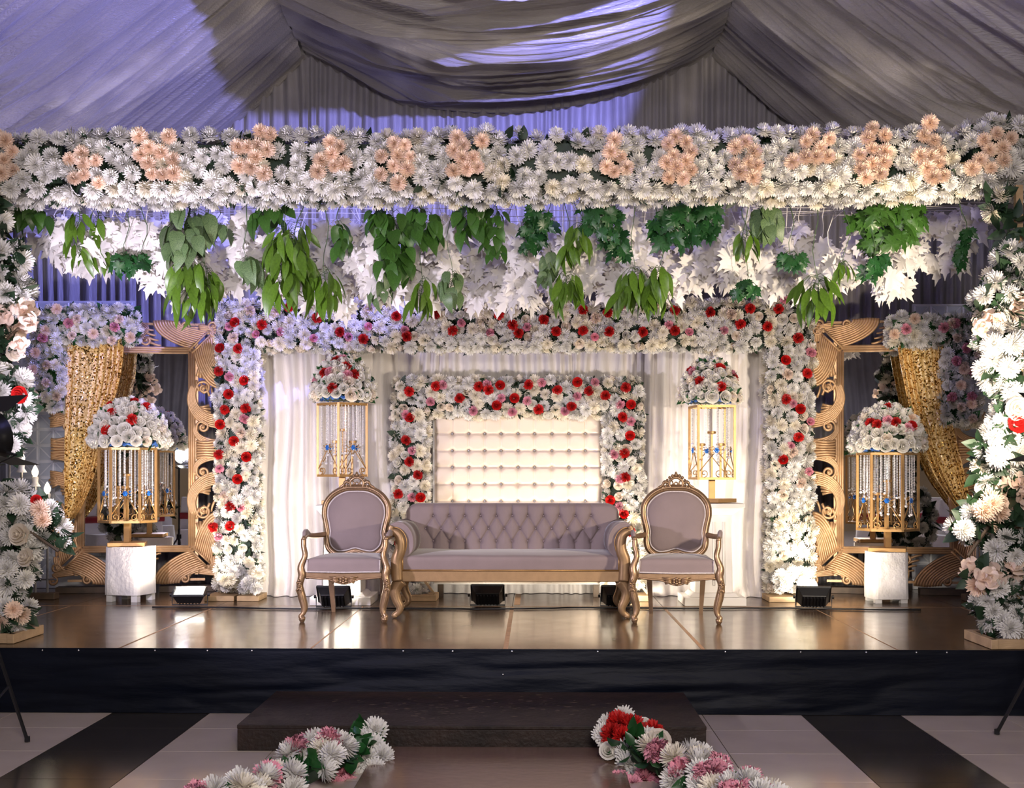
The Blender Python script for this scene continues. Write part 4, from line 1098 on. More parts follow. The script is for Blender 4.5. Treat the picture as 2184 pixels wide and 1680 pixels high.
# ================================================================== SOFA
def sofa():
    Yf = 9.37
    c = Vector((PX(1089, Yf), Yf, 0))
    t = thing('sofa', 'lilac grey velvet sofa with button-tufted back, scrolled arms and gold base', 'sofa', c)
    HWd = 0.90                           # half width at the front legs
    dep = 0.74
    # seat rail
    part('seat_rail', MB().box((0, 0.02, 0.318), (1.74, 0.045, 0.085)).box((-0.85, dep/2, 0.318), (0.045, dep-0.05, 0.085)).box((0.85, dep/2, 0.318), (0.045, dep-0.05, 0.085)).box((0, dep-0.02, 0.318), (1.7, 0.04, 0.085)), 'gold_paint', t, bevel=0.006)
    # cabriole legs
    for sx in (-1, 1):
        for (y, k) in ((0.04, 1.0), (dep-0.06, 0.85)):
            pts = [(sx*0.815, y, 0.285), (sx*0.845, y, 0.25), (sx*0.862, y, 0.20), (sx*0.850, y, 0.14), (sx*0.825, y, 0.085), (sx*0.835, y, 0.045), (sx*0.862, y, 0.025), (sx*0.865, y, 0.002)]
            pts = catmull(pts, 4)
            n = len(pts)
            rs = []
            for i in range(n):
                s = i/(n-1); rs.append((0.054*(1-s)**1.1+0.015*s+0.006*math.exp(-((s-0.90)/0.06)**2)-0.006*max(0, s-0.95)*20*0.6)*k**0.5)
            part('leg', MB().tube(pts, rs, 10, flat=(0.8, 1.0)), 'gold_paint', t, True)
    # seat cushion
    def seat(u, v):
        x = -0.80+1.60*u
        # v: 0 front bottom -> top -> rear
        if v < 0.35: s = v/0.35; y = 0.0-0.012*math.sin(s*math.pi/2); z = 0.362+0.105*s
        else:
            s = (v-0.35)/0.65; y = -0.012+0.62*s+0.0; z = 0.467+0.018*math.sin(min(1, s*2.2)*math.pi/2)
        z += 0.003*math.sin(x*9+v*5)*math.sin(x*3)
        if 0.28 < v < 0.42: y += 0.012*(1-abs(v-0.35)/0.07); 
        return (x, y, z)
    part('seat_cushion', MB().grid(seat, 60, 24), 'velvet_taupe', t, True)
    part('seat_piping', MB().tube([(-0.80, -0.014, 0.362), (0.80, -0.014, 0.362)], 0.006, 6).tube([(-0.80, -0.014, 0.362), (-0.80, -0.018, 0.465)], 0.006, 6).tube([(0.80, -0.014, 0.362), (0.80, -0.018, 0.465)], 0.006, 6), 'gold_wire', t, True)
    # tufted back
    scale = 10.0/F
    bw = 0.845
    sp = 0.1245
    rows = [(PZ(1100, 9.98), [(-5+i)*sp for i in range(11)]), (PZ(1127, 9.96), [(-5.5+i)*sp for i in range(12)]), (PZ(1154, 9.94), [(-5+i)*sp for i in range(11)])]
    zb, zt = 0.46, PZ(1073, 10.02)
    btn = [(x, z) for (z, xs) in rows for x in xs]
    segs = []
    for r in range(2):
        (za, xa), (zb2, xb) = rows[r], rows[r+1]
        for x in xa:
            for x2 in xb:
                if abs(abs(x-x2)-sp/2) < 0.01: segs.append(((x, za), (x2, zb2)))
    for x in rows[0][1]: segs.append(((x, rows[0][0]), (x, zt+0.02)))
    for x in rows[2][1]: segs.append(((x, rows[2][0]), (x, zb)))
    A = np.array([s[0] for s in segs]); B = np.array([s[1] for s in segs]); BT = np.array(btn)
    nu, nv = 300, 84
    U, Vv = np.meshgrid(np.linspace(0, 1, nu+1), np.linspace(0, 1, nv+1))
    rc = 0.10
    X = (U*2-1)*bw; Zl = zb+(zt-zb)*Vv
    # rounded top corners: limit height near the ends
    over = np.clip(np.abs(X)-(bw-rc), 0, rc)
    drop = rc-np.sqrt(np.maximum(rc*rc-over*over, 0))
    Z = zb+(zt-drop*0.95-zb)*Vv
    Pn = np.stack([X.ravel(), Z.ravel()], 1)
    dseg = np.full(len(Pn), 9.0)
    for a, b in zip(A, B):
        ab = b-a; tt = np.clip(((Pn-a) @ ab)/(ab @ ab), 0, 1)
        dseg = np.minimum(dseg, np.hypot(*(Pn-a-tt[:, None]*ab).T))
    dbt = np.full(len(Pn), 9.0)
    for b in BT: dbt = np.minimum(dbt, np.hypot(*(Pn-b).T))
    puff = 0.022*(1-np.exp(-(dseg/0.03)**1.3))-0.010*np.exp(-(dseg/0.0045)**2)-0.020*np.exp(-(dbt/0.016)**2)
    puff = puff.reshape(X.shape)
    edge = np.minimum(np.minimum(bw-np.abs(X), zt-drop-Z), 0.06)
    Yb = 0.60+(Z-zb)*0.16-0.030-puff+0.05*np.exp(-np.maximum(edge, 0)/0.014)
    V = np.stack([X, Yb, Z], -1).reshape(-1, 3)
    part('backrest', np_mesh('backrest', V, grid_faces(nu, nv), ['velvet_taupe'], True), 'velvet_taupe', t)
    outl = [(-bw, zb), (bw, zb)]+[(bw-rc+rc*math.sin(a), zt-rc+rc*math.cos(a)) for a in np.linspace(math.pi/2, 0, 7)]+[(-(bw-rc)-rc*math.sin(a), zt-rc+rc*math.cos(a)) for a in np.linspace(0, math.pi/2, 7)]
    sh = Matrix(((1, 0, 0), (0, 1, 0.16), (0, 0, 1)))
    mb = MB().prism(outl, 0.60+0.012-zb*0.16, 0.60+0.10-zb*0.16, M=sh)
    part('back_shell', mb, 'velvet_taupe', t, bevel=0.012)
    bm = MB().lathe([(0.001, -0.004), (0.0065, -0.003), (0.006, 0.002), (0.001, 0.004)], 8, axis=Matrix.Rotation(math.pi/2, 3, 'X')).mesh('tuft_button', True, ['button'])
    for (x, z) in btn: link('tuft_button', bm, t, (x, 0.60+(z-zb)*0.16-0.018, z))
    # scrolled arms
    for sx in (-1, 1):
        # outline of the scroll arm in (x outward, z), front view
        o = [(0.800, 0.445), (0.748, 0.475), (0.722, 0.52), (0.722, 0.60), (0.745, 0.66), (0.790, 0.705), (0.845, 0.718), (0.890, 0.700), (0.905, 0.665), (0.893, 0.638), (0.865, 0.622), (0.840, 0.600), (0.828, 0.55), (0.835, 0.50), (0.86, 0.445)]
        oo = [(p.x, p.z) for p in catmull([Vector((sx*a, 0, b)) for (a, b) in o], 4)]
        if sx < 0: oo = oo[::-1]
        mb = MB()
        y0, y1 = 0.0, 0.62
        n = len(oo)
        cxm = sum(p[0] for p in oo)/n; czm = sum(p[1] for p in oo)/n
        rings = [(y0+0.004, 0.90), (y0, 0.97), (y0+0.01, 1.0), (y1, 1.0)]
        vs = []
        for (yy, k) in rings: vs += [(cxm+(x-cxm)*k, yy, czm+(z-czm)*k) for (x, z) in oo]
        fs = []
        for r_ in range(len(rings)-1):
            for i in range(n):
                j = (i+1) % n; fs.append((r_*n+i, r_*n+j, (r_+1)*n+j, (r_+1)*n+i))
        fs.append(tuple(range(n-1, -1, -1))); fs.append(tuple(3*n+i for i in range(n)))
        part('arm', mb.add(vs, fs), 'velvet_taupe', t, True)
        # gold facing: a ribbon following the outside of the scroll down to the rail
        outer = [(0.838, 0.285), (0.842, 0.36), (0.842, 0.44), (0.820, 0.50), (0.815, 0.56), (0.826, 0.615), (0.850, 0.640), (0.875, 0.648), (0.888, 0.668), (0.878, 0.690)]
        oc = catmull([Vector((sx*a, -0.022, b)) for (a, b) in outer], 5)
        m = len(oc); rs = [0.045 if i < m*0.3 else 0.045-0.026*((i-m*0.3)/(m*0.7)) for i in range(m)]
        part('arm_facing', MB().tube(oc, rs, 8, flat=(0.55, 1.0), up=(0, 1, 0)), 'gold_paint', t, True)
        cord = catmull([Vector((sx*a, -0.012, b)) for (a, b) in ((0.798, 0.465), (0.776, 0.52), (0.770, 0.58), (0.790, 0.635), (0.83, 0.672), (0.87, 0.68))], 5)
        part('arm_piping', MB().tube(cord, 0.005, 5), 'gold_wire', t, True)
sofa()

# ================================================================== THRONE CHAIRS
def chair_proto():
    root = thing('throne_chair', 'x', 'chair', (0, 0, 0))
    g = 'gold_chair'
    # front legs running up into arm posts: one carved piece each
    for sx in (-1, 1):
        pts = [(0.300, 0.03, 0.600), (0.298, 0.02, 0.545), (0.285, 0.005, 0.48), (0.312, -0.005, 0.40), (0.305, -0.01, 0.34), (0.318, -0.02, 0.27), (0.305, -0.015, 0.19), (0.287, -0.01, 0.11), (0.293, -0.02, 0.065), (0.310, -0.03, 0.045), (0.301, -0.028, 0.028), (0.299, -0.026, 0.001)]
        pts = catmull([(sx*a, b, z) for (a, b, z) in pts], 4); n = len(pts)
        rs = []
        for i in range(n):
            s = i/(n-1)
            rs.append(0.022+0.010*math.exp(-((s-0.33)/0.09)**2)+0.011*math.exp(-((s-0.56)/0.12)**2)-0.004*math.exp(-((s-0.78)/0.08)**2)+0.008*math.exp(-((s-0.91)/0.03)**2)-0.006*max(0, (s-0.95)/0.05))
        leg = part('leg', MB().tube(pts, rs, 10, flat=(1.05, 0.9)), g, root, True)
        # carved knee leaf
        k = MB()
        for (dx, dz, r) in ((0.0, 0.02, 0.012), (-0.012, 0.002, 0.011), (0.012, 0.002, 0.011), (0, -0.022, 0.012), (-0.008, -0.045, 0.009), (0.008, -0.05, 0.008)):
            k.lathe([(0.001, -0.008), (r, -0.004), (r*0.7, 0.006), (0.001, 0.009)], 7, (sx*0.318+dx, -0.052, 0.285+dz), axis=Matrix.Rotation(math.pi/2, 3, 'X'))
        for s2 in (-1, 1):
            k.tube([(sx*0.318, -0.045, 0.26), (sx*0.318+s2*0.018, -0.047, 0.235), (sx*0.318+s2*0.006, -0.043, 0.19)], [0.005, 0.008, 0.002], 5)
        part('leg_carving', k, g, leg, True)
        # rear legs
        part('leg', MB().tube([(sx*0.205, 0.575, 0.45), (sx*0.205, 0.60, 0.30), (sx*0.19, 0.66, 0.0)], [0.030, 0.030, 0.020], 4, flat=(1, 1)), g, root)
        # arm rail with pad
        ar = catmull([(sx*0.300, 0.03, 0.598), (sx*0.312, 0.15, 0.612), (sx*0.318, 0.28, 0.612), (sx*0.285, 0.42, 0.605), (sx*0.235, 0.52, 0.610)], 5)
        part('arm', MB().tube(ar, [0.021]*len(ar), 8, flat=(0.8, 1)), g, root, True)
        part('arm_pad', MB().tube([(sx*0.306, 0.07, 0.622), (sx*0.315, 0.15, 0.636), (sx*0.320, 0.24, 0.636), (sx*0.312, 0.30, 0.626)], [0.016, 0.027, 0.027, 0.016], 8, flat=(0.7, 1.1)), 'velvet_taupe', root, True)
    # apron with shaped lower edge
    pr = []
    xs = np.linspace(-0.275, 0.275, 41)
    low = []
    for x in xs:
        a = abs(x); z = 0.320-0.020*math.cos(a/0.275*math.pi*0.5)
        if a < 0.12: z -= 0.030*(math.cos(a/0.12*math.pi)*0.5+0.5)
        low.append((x, z))
    pr = low+[(0.275, 0.358), (-0.275, 0.358)]
    part('apron', MB().prism(pr, -0.012, 0.02), g, root, bevel=0.003)
    mo = catmull([(x, -0.016, z+0.006) for (x, z) in low[::4]], 4)
    part('apron_moulding', MB().tube(mo, 0.007, 6), g, root, True)
    part('side_rail', MB().box((-0.27, 0.29, 0.335), (0.03, 0.56, 0.05)).box((0.27, 0.29, 0.335), (0.03, 0.56, 0.05)).box((0, 0.57, 0.335), (0.52, 0.03, 0.05)), g, root, bevel=0.004)
    ros = MB()
    for k in range(6):
        a = math.pi/2+k*math.pi/3
        ros.lathe([(0.001, -0.006), (0.013, -0.003), (0.010, 0.006), (0.001, 0.008)], 8, (math.cos(a)*0.022, -0.028, 0.305+math.sin(a)*0.018), axis=Matrix.Rotation(math.pi/2, 3, 'X'))
    ros.lathe([(0.001, -0.01), (0.010, -0.004), (0.008, 0.008), (0.001, 0.012)], 8, (0, -0.032, 0.305), axis=Matrix.Rotation(math.pi/2, 3, 'X'))
    for s in (-1, 1):
        for q in range(4):
            ros.tube([(s*0.03, -0.024, 0.318-q*0.008), (s*(0.06+q*0.008), -0.026, 0.325-q*0.012), (s*(0.105-q*0.012), -0.020, 0.330-q*0.016)], [0.004, 0.009, 0.002], 5)
    part('apron_rosette', ros, g, root, True)
    # seat
    def seat(u, v):
        a = (u*2-1); w = 0.262+0.012*v
        if v < 0.3: s = v/0.3; y = -0.018; z = 0.36+0.098*s; x = a*0.266
        else:
            s = (v-0.3)/0.7; y = -0.018+0.56*s; x = a*(0.266-0.05*s); z = 0.458+0.022*math.sin(math.pi*min(1, s*0.75+0.1))*(1-a**6)
        if 0.22 < v < 0.38: q = 1-abs(v-0.3)/0.08; y += 0.010*q; z -= 0.006*q
        return (x, y, z)
    part('seat', MB().grid(seat, 30, 30), 'velvet_taupe', root, True)
    sd = MB()
    for s in (-1, 1): sd.add([(s*0.266, -0.018, 0.36), (s*0.266, -0.018, 0.456), (s*0.216, 0.54, 0.462), (s*0.216, 0.54, 0.36)], [(0, 1, 2, 3)])
    part('seat_side', sd, 'velvet_taupe', root)
    part('seat_piping', MB().tube([(-0.264, -0.020, 0.452), (-0.264, -0.022, 0.366), (0, -0.024, 0.362), (0.264, -0.022, 0.366), (0.264, -0.020, 0.452)], 0.006, 6), 'piping', root, True)
    # backrest: balloon frame
    half = [(0.0, 0.965), (0.095, 0.958), (0.180, 0.915), (0.235, 0.845), (0.245, 0.765), (0.230, 0.69), (0.218, 0.62), (0.222, 0.56), (0.205, 0.50), (0.150, 0.458), (0.080, 0.462), (0.0, 0.482)]
    loop = half+[(-x, z) for (x, z) in half[-2:0:-1]]
    tilt = 0.15
    def yb(z): return 0.535+(z-0.46)*tilt
    lp = catmull([Vector((x, yb(z), z)) for (x, z) in loop], 6, True)
    part('back_frame', MB().tube(lp, 0.026, 10, True, up=(0, 1, 0), flat=(0.8, 1.0)), g, root, True)
    def inset(k, dy):
        c = Vector((0, yb(0.715), 0.715)); out = []
        for p in lp:
            q = c+(p-c)*k; out.append(Vector((q.x, q.y+dy, q.z)))
        return out
    part('back_moulding', MB().tube(inset(1.02, -0.020), 0.010, 6, True), g, root, True)
    rings = [(0.90, -0.006), (0.885, -0.022), (0.80, -0.034), (0.6, -0.042), (0.3, -0.046)]
    vs = []; fs = []
    n = len(lp)
    for (k, dy) in rings: vs += inset(k, dy)
    vs.append(Vector((0, yb(0.715)-0.046, 0.715)))
    for r_ in range(len(rings)-1):
        for i in range(n):
            j = (i+1) % n; fs.append((r_*n+i, r_*n+j, (r_+1)*n+j, (r_+1)*n+i))
    for i in range(n): fs.append(((len(rings)-1)*n+i, (len(rings)-1)*n+(i+1) % n, len(vs)-1))
    part('backrest', MB().add(vs, fs), 'velvet_taupe', root, True)
    bk = inset(0.92, 0.012)
    part('back_cloth', MB().add(bk+[Vector((0, yb(0.715)+0.02, 0.715))], [(((i+1) % n), i, n) for i in range(n)]), 'velvet_taupe', root)
    part('back_piping', MB().tube(inset(0.895, -0.020), 0.006, 6, True), 'piping', root, True)
    # crest: pierced cartouche, shell and acanthus
    cr = MB(); zc = 0.995; yc = yb(0.97)-0.01
    for s in (-1, 1):
        cr.tube(catmull([(s*0.005, yc, 0.968), (s*0.045, yc-0.008, 0.975), (s*0.050, yc-0.01, 1.015), (s*0.022, yc-0.012, 1.040), (0, yc-0.012, 1.045)], 5), 0.010, 6)
        cr.tube(catmull([(s*0.050, yc, 1.00), (s*0.085, yc-0.004, 1.012), (s*0.105, yc, 0.985), (s*0.140, yc, 0.962), (s*0.130, yc, 0.948)], 5), [0.013]*8+[0.010]*6+[0.006]*7, 6)
        cr.tube(catmull([(s*0.05, yc, 0.975), (s*0.10, yc, 0.968), (s*0.16, yc+0.002, 0.940)], 5), [0.014]*5+[0.010]*6, 6)
        for q in range(3): cr.tube([(s*(0.070+q*0.022), yc-0.010, 0.995-q*0.013), (s*(0.080+q*0.022), yc-0.016, 0.980-q*0.012), (s*(0.072+q*0.022), yc-0.012, 0.960-q*0.010)], [0.004, 0.008, 0.003], 5)
        cr.tube([(s*0.004, yc-0.004, 0.985), (s*0.022, yc-0.006, 1.0), (s*0.032, yc-0.006, 1.022)], [0.006, 0.005, 0.006], 5)
        cr.tube([(s*0.040, yc-0.004, 0.985), (s*0.018, yc-0.006, 0.998), (0, yc-0.006, 1.012)], [0.005, 0.005, 0.005], 5)
    for (dx, dz, r) in ((0, 1.066, 0.016), (-0.026, 1.058, 0.014), (0.026, 1.058, 0.014), (-0.048, 1.045, 0.013), (0.048, 1.045, 0.013), (-0.066, 1.028, 0.010), (0.066, 1.028, 0.010), (-0.014, 1.046, 0.012), (0.014, 1.046, 0.012), (0, 1.082, 0.010)):
        cr.lathe([(0.001, -0.010), (r, -0.004), (r*0.75, 0.007), (0.001, 0.010)], 8, (dx, yc-0.012, dz), axis=Matrix.Rotation(math.pi/2, 3, 'X'))
    part('crest', cr, g, root, True)
    return root
def copy_tree(o, parent=None):
    c = o.copy(); COL.objects.link(c); c.parent = parent
    for ch in list(o.children): copy_tree(ch, c)
    return c
ch0 = chair_proto()
ch1 = copy_tree(ch0)
ch0.location = (PX(733, 9.16), 9.17, 0); ch0.rotation_euler = (0, 0, math.radians(-1.0))
ch1.location = (PX(1444, 9.10), 9.13, 0); ch1.rotation_euler = (0, 0, math.radians(-6.0))
ch0['label'] = 'gold carved armchair with taupe oval back, in front of the corner-on flower cage'
ch1['label'] = 'gold carved armchair with taupe oval back, in front of the white fluted column'
for c in (ch0, ch1): c['group'] = 'gold throne chairs beside the sofa'
# ================================================================== CARVED GOLD MIRRORS
def bez(p0, p1, p2, p3, n=12):
    out = []
    for k in range(n+1):
        t = k/n; a = 1-t
        out.append((a**3*p0[0]+3*a*a*t*p1[0]+3*a*t*t*p2[0]+t**3*p3[0], a**3*p0[1]+3*a*a*t*p1[1]+3*a*t*t*p2[1]+t**3*p3[1]))
    return out
def arc_scroll(c, r0, turns, a0, sgn, n=26, rin=0.14):
    """spiral from the middle outwards, ends at radius r0 angle a0."""
    out = []
    for k in range(n+1):
        s = k/n; r = r0*(rin+(1-rin)*s**0.85); a = a0-sgn*(1-s)*turns*2*math.pi
        out.append((c[0]+math.cos(a)*r, c[1]+math.sin(a)*r))
    return out
def mirror_frame(label, cxp, yaw, lab_group, Yc):
    Wd, Ht = 1.50, 2.42
    iw, z0, z1 = 0.455, 0.365, 2.105          # half opening, opening bottom and top
    base = Vector((cxp, Yc, 0.055))
    t = thing('carved_mirror', label, 'mirror', base, yaw, group=lab_group)
    hw = Wd/2
    part('mirror_glass', MB().box((0, 0.012, (z0+z1)/2), (2*iw+0.04, 0.008, z1-z0+0.04)), 'mirror', t)
    part('back_board', MB().box((0, 0.035, (z0+z1)/2), (2*iw+0.10, 0.02, z1-z0+0.10)), 'dark_wood', t)
    # stepped inner moulding, four mitred lengths
    for (k, side) in enumerate(('left', 'right', 'top', 'bottom')):
        mb = MB()
        for (d, r) in ((0.008, 0.011), (0.028, 0.012), (0.047, 0.013)):
            x = iw+d; a, b = z0-d, z1+d
            seg = {'left': [(-x, a), (-x, b)], 'right': [(x, a), (x, b)], 'top': [(-x, b), (x, b)], 'bottom': [(-x, a), (x, a)]}[side]
            mb.tube([(p[0], -0.012, p[1]) for p in seg], r, 8)
        part('inner_moulding', mb, 'gold_frame', t, True)
    def tubes(mb, pts2, r0, r1=None, y=-0.012, bulge=0.006, n=6):
        m = len(pts2); r1 = r0 if r1 is None else r1
        pts = [(p[0], y-bulge*math.sin(math.pi*i/(m-1)), p[1]) for i, p in enumerate(pts2)]
        rs = [r0+(r1-r0)*i/(m-1) for i in range(m)]
        mb.tube(pts, rs, n)
    def wave(mb, T, c, R_, a0, sgn, tail, turns=1.35, nfl=5, sp=0.016, r=0.0095, ctl=0.10):
        """scroll head whose lines run out into a fluted tail."""
        sp_ = arc_scroll(c, R_, turns, a0, sgn)
        e = sp_[-1]; tx, ty = -math.sin(a0)*sgn, math.cos(a0)*sgn
        body = bez(e, (e[0]+tx*ctl, e[1]+ty*ctl), (tail[0]-tail[2]*ctl, tail[1]-tail[3]*ctl), (tail[0], tail[1]), 14)
        tubes(mb, [T(p) for p in sp_+body[1:]], r*1.15, r*0.9)
        n = len(body)
        for k in range(1, nfl):
            line = []
            for i, p in enumerate(body):
                s = i/(n-1)
                a = body[max(0, i-1)]; b = body[min(n-1, i+1)]
                dx, dy = b[0]-a[0], b[1]-a[1]; l = math.hypot(dx, dy) or 1
                line.append((p[0]-sgn*(-dy/l)*k*sp*(0.35+0.65*s)*-1*-1, p[1]-sgn*(dx/l)*k*sp*(0.35+0.65*s)))
            tubes(mb, [T(p) for p in line], r, r*0.85)
        mb.lathe([(0.001, -0.014), (R_*0.30, -0.010), (R_*0.34, 0.0), (R_*0.30, 0.012), (0.001, 0.016)], 10, (T(c)[0], -0.014, T(c)[1]), axis=Matrix.Rotation(math.pi/2, 3, 'X'))
    def fanleaf(mb, T, o, ang, spread, ln, n=6, r=0.010, curl=0.3):
        for k in range(n):
            f = k/(n-1)-0.5; a = ang+f*spread
            l = ln*(1-0.25*abs(f)*2)
            p1 = (o[0]+math.cos(a)*l*0.5+math.cos(a+1.57)*curl*l*f*0.3, o[1]+math.sin(a)*l*0.5+math.sin(a+1.57)*curl*l*f*0.3)
            p2 = (o[0]+math.cos(a+curl*f)*l, o[1]+math.sin(a+curl*f)*l)
            tubes(mb, [T(q) for q in (o, p1, p2)], r*0.55, r*1.25)
    # ---- corners: coordinates (a, b) from the inner corner: a runs away from the corner along the border, b runs outwards; b edge = bw
    def corner(sx, sz):
        cxn, czn = sx*iw, (z1 if sz > 0 else z0)
        bwx = hw-iw; bwz = (Ht-z1) if sz > 0 else z0
        mb = MB()
        # mitre strips
        e = (cxn+sx*0.20, czn+sz*0.20)
        for d in (-0.013, 0.013):
            tubes(mb, [(cxn+sx*(0.02-d), czn+sz*(0.02+d)), (e[0]-sx*d, e[1]+sz*d)], 0.011, 0.008, -0.018)
        for horiz in (True, False):
            bmax = (bwz if horiz else bwx)-0.012
            def T(p):
                a, b = p
                return (cxn-sx*a, czn+sz*b) if horiz else (cxn+sx*b, czn-sz*a)
            # plume: flutes leaving the mitre and bending out to the border edge
            nfl = 10
            for k in range(nfl):
                f = k/(nfl-1)
                s = (-0.03-0.135*f, 0.055+0.135*f)
                e2 = (0.30-0.215*f, bmax-0.004-0.018*abs(f-0.4))
                pts = bez(s, (s[0]+0.10+0.02*(1-f), s[1]+0.015+0.02*f), (e2[0]+0.005, e2[1]-0.12*(1-f*0.45)), e2, 12)
                tubes(mb, [T(p) for p in pts], 0.0095, 0.0150)
            # outer corner scroll and its curled partner
            wave(mb, T, (-bmax+0.085, bmax-0.048), 0.043, -1.2, -1, (-0.10, 0.205, 1, -0.3), turns=1.2, nfl=4, sp=0.016, r=0.012, ctl=0.06)
            wave(mb, T, (0.03, bmax-0.052), 0.036, 3.6, 1, (-0.075, 0.195, -0.8, -0.4), turns=1.15, nfl=4, sp=0.014, r=0.011, ctl=0.05)
            # leaf tail after the plume and the next scroll
            for q in range(4):
                p0 = (0.24+0.022*q, 0.07+0.045*q)
                tubes(mb, [T(p) for p in bez(p0, (p0[0]+0.03, p0[1]+0.0), (p0[0]+0.06, p0[1]+0.01), (p0[0]+0.10, p0[1]+0.028), 5)], 0.008, 0.013)
        part('corner_carving', mb, 'gold_frame', t, True)
    for sx in (-1, 1):
        for sz in (-1, 1): corner(sx, sz)
    # ---- middle of the top and bottom borders
    for sz in (-1, 1):
        bmax = ((Ht-z1) if sz > 0 else z0)-0.012
        mb = MB()
        for s in (-1, 1):
            def T(p): return (s*p[0], (z1 if sz > 0 else z0)+sz*p[1])
            wave(mb, T, (0.085, 0.115), 0.050, 2.2, -1, (0.015, bmax-0.02, -0.9, 0.3), turns=1.3, nfl=6, sp=0.019, r=0.012)
            fanleaf(mb, T, (0.02, 0.18), -1.2, 1.0, 0.11, 5)
        part('rail_carving', mb, 'gold_frame', t, True)
    # ---- side borders: wave scrolls and leaf fans mirrored about a shell
    zm = (z0+z1)/2
    for sx in (-1, 1):
        for sz in (-1, 1):
            mb = MB()
            def T(p): return (sx*(iw+p[0]), zm+sz*p[1])
            bmax = hw-iw-0.012
            wave(mb, T, (0.135, 0.56), 0.062, 2.7, 1, (bmax, 0.315, 0.98, 0.12), turns=1.35, nfl=7, sp=0.019, r=0.0125, ctl=0.17)
            wave(mb, T, (0.130, 0.205), 0.056, 2.7, 1, (bmax, 0.085, 0.99, 0.05), turns=1.3, nfl=4, sp=0.018, r=0.012, ctl=0.11)
            fanleaf(mb, T, (0.075, 0.385), -0.75, 1.5, 0.150, 8, r=0.011)
            fanleaf(mb, T, (0.20, 0.31), -0.35, 1.2, 0.105, 5, r=0.010)
            fanleaf(mb, T, (0.10, 0.785), -0.95, 1.3, 0.165, 8, r=0.012)
            part('side_carving', mb, 'gold_frame', t, True)
        mb = MB()
        for k in range(7):
            zz = zm+(k-3)*0.020
            tubes(mb, bez((sx*(iw+0.07), zm+(k-3)*0.026), (sx*(iw+0.12), zz), (sx*(hw-0.10), zz), (sx*(hw-0.012), zm+(k-3)*0.030), 8), 0.012, 0.013, bulge=0.014)
        part('shell_carving', mb, 'gold_frame', t, True)
        # carrying stile behind the carving
        part('stile', MB().box((sx*(iw+0.07), 0.02, Ht/2), (0.03, 0.02, Ht-0.2)), 'gold_frame', t)
    for zz in (0.055, Ht-0.05): part('outer_rail', MB().box((0, 0.02, zz), (Wd-0.3, 0.018, 0.022)), 'gold_frame', t)
    part('foot_block', MB().box((-0.45, 0.06, -0.027), (0.5, 0.16, 0.052)).box((0.45, 0.06, -0.027), (0.5, 0.16, 0.052)), 'dark_wood', t)
    return t
TOE = math.radians(10)
mirror_frame('carved gold mirror behind the hexagonal crystal cage that stands by the lit floodlight', PX(287, 11.3), TOE, 'carved gold mirrors', 11.36)
mirror_frame('carved gold mirror behind the hexagonal crystal cage on the quilted white stool', PX(1912, 11.3), -TOE, 'carved gold mirrors', 11.30)

# ================================================================== BEVELLED MIRROR-TILE SCREENS
def tile_screen(label, px0, px1, pytop, Y, yaw):
    s = 0.149
    x0, x1 = PX(px0, Y), PX(px1, Y); n = int(round((x1-x0)/s)); zt = PZ(pytop, Y); m = int(zt/s)
    t = thing('mirror_tile_screen', label, 'screen', ((x0+x1)/2, Y, 0), yaw, group='small-mirror screens behind the gold mirrors')
    zb = zt-m*s
    part('backing', MB().box((0, 0.03, (zb+zt)/2), (n*s+0.02, 0.02, m*s+0.02)), 'bevel_silver', t)
    part('plinth', MB().box((0, 0.02, zb/2+0.001), (n*s, 0.05, max(0.02, zb-0.004))), 'bevel_silver', t)
    h = s/2-0.004
    mb = MB(); b = 0.011
    # two triangular facets meeting at a bevelled diagonal
    def tri(a, c, d, dy):
        mb.add([(a[0], -0.004, a[1]), (c[0], -0.004, c[1]), (d[0], -0.004-dy, d[1])], [(0, 1, 2)], 0)
    k = b*0.7
    mb.add([(-h+b, -0.002, -h+b+k), (h-b-k, -0.002, h-b), (-h+b, -0.006, h-b)], [(0, 1, 2)], 0)
    mb.add([(-h+b+k, -0.002, -h+b), (h-b, -0.006, -h+b), (h-b, -0.002, h-b-k)], [(0, 1, 2)], 0)
    mb.add([(-h+b, 0.002, -h+b+k), (-h+b+k, 0.002, -h+b), (h-b, 0.002, h-b-k), (h-b-k, 0.002, h-b)], [(0, 1, 2, 3)], 1)
    for (a, c) in (((-h, -h), (h, -h)), ((h, -h), (h, h)), ((h, h), (-h, h)), ((-h, h), (-h, -h))):
        ia = (a[0]*(1-b/h), a[1]*(1-b/h)); ic = (c[0]*(1-b/h), c[1]*(1-b/h))
        mb.add([(a[0], 0.008, a[1]), (c[0], 0.008, c[1]), (ic[0], -0.004, ic[1]), (ia[0], -0.004, ia[1])], [(0, 1, 2, 3)], 1)
    me = mb.mesh('mirror_tile', False, ['mirror_tile', 'bevel_silver'])
    for i in range(n):
        for j in range(m):
            o = link('mirror_tile', me, t, ((i+0.5-n/2)*s, 0.008, zt-(j+0.5)*s), (0, (math.pi/2 if (i+j) % 2 else 0), 0))
tile_screen('silvery screen of small square mirrors behind the peach-bloomed corner garland', 20, 276, 641, 11.75, 0)
tile_screen('silvery screen of small square mirrors behind the corner garland with pink carnations', 1952, 2190, 652, 11.75, 0)

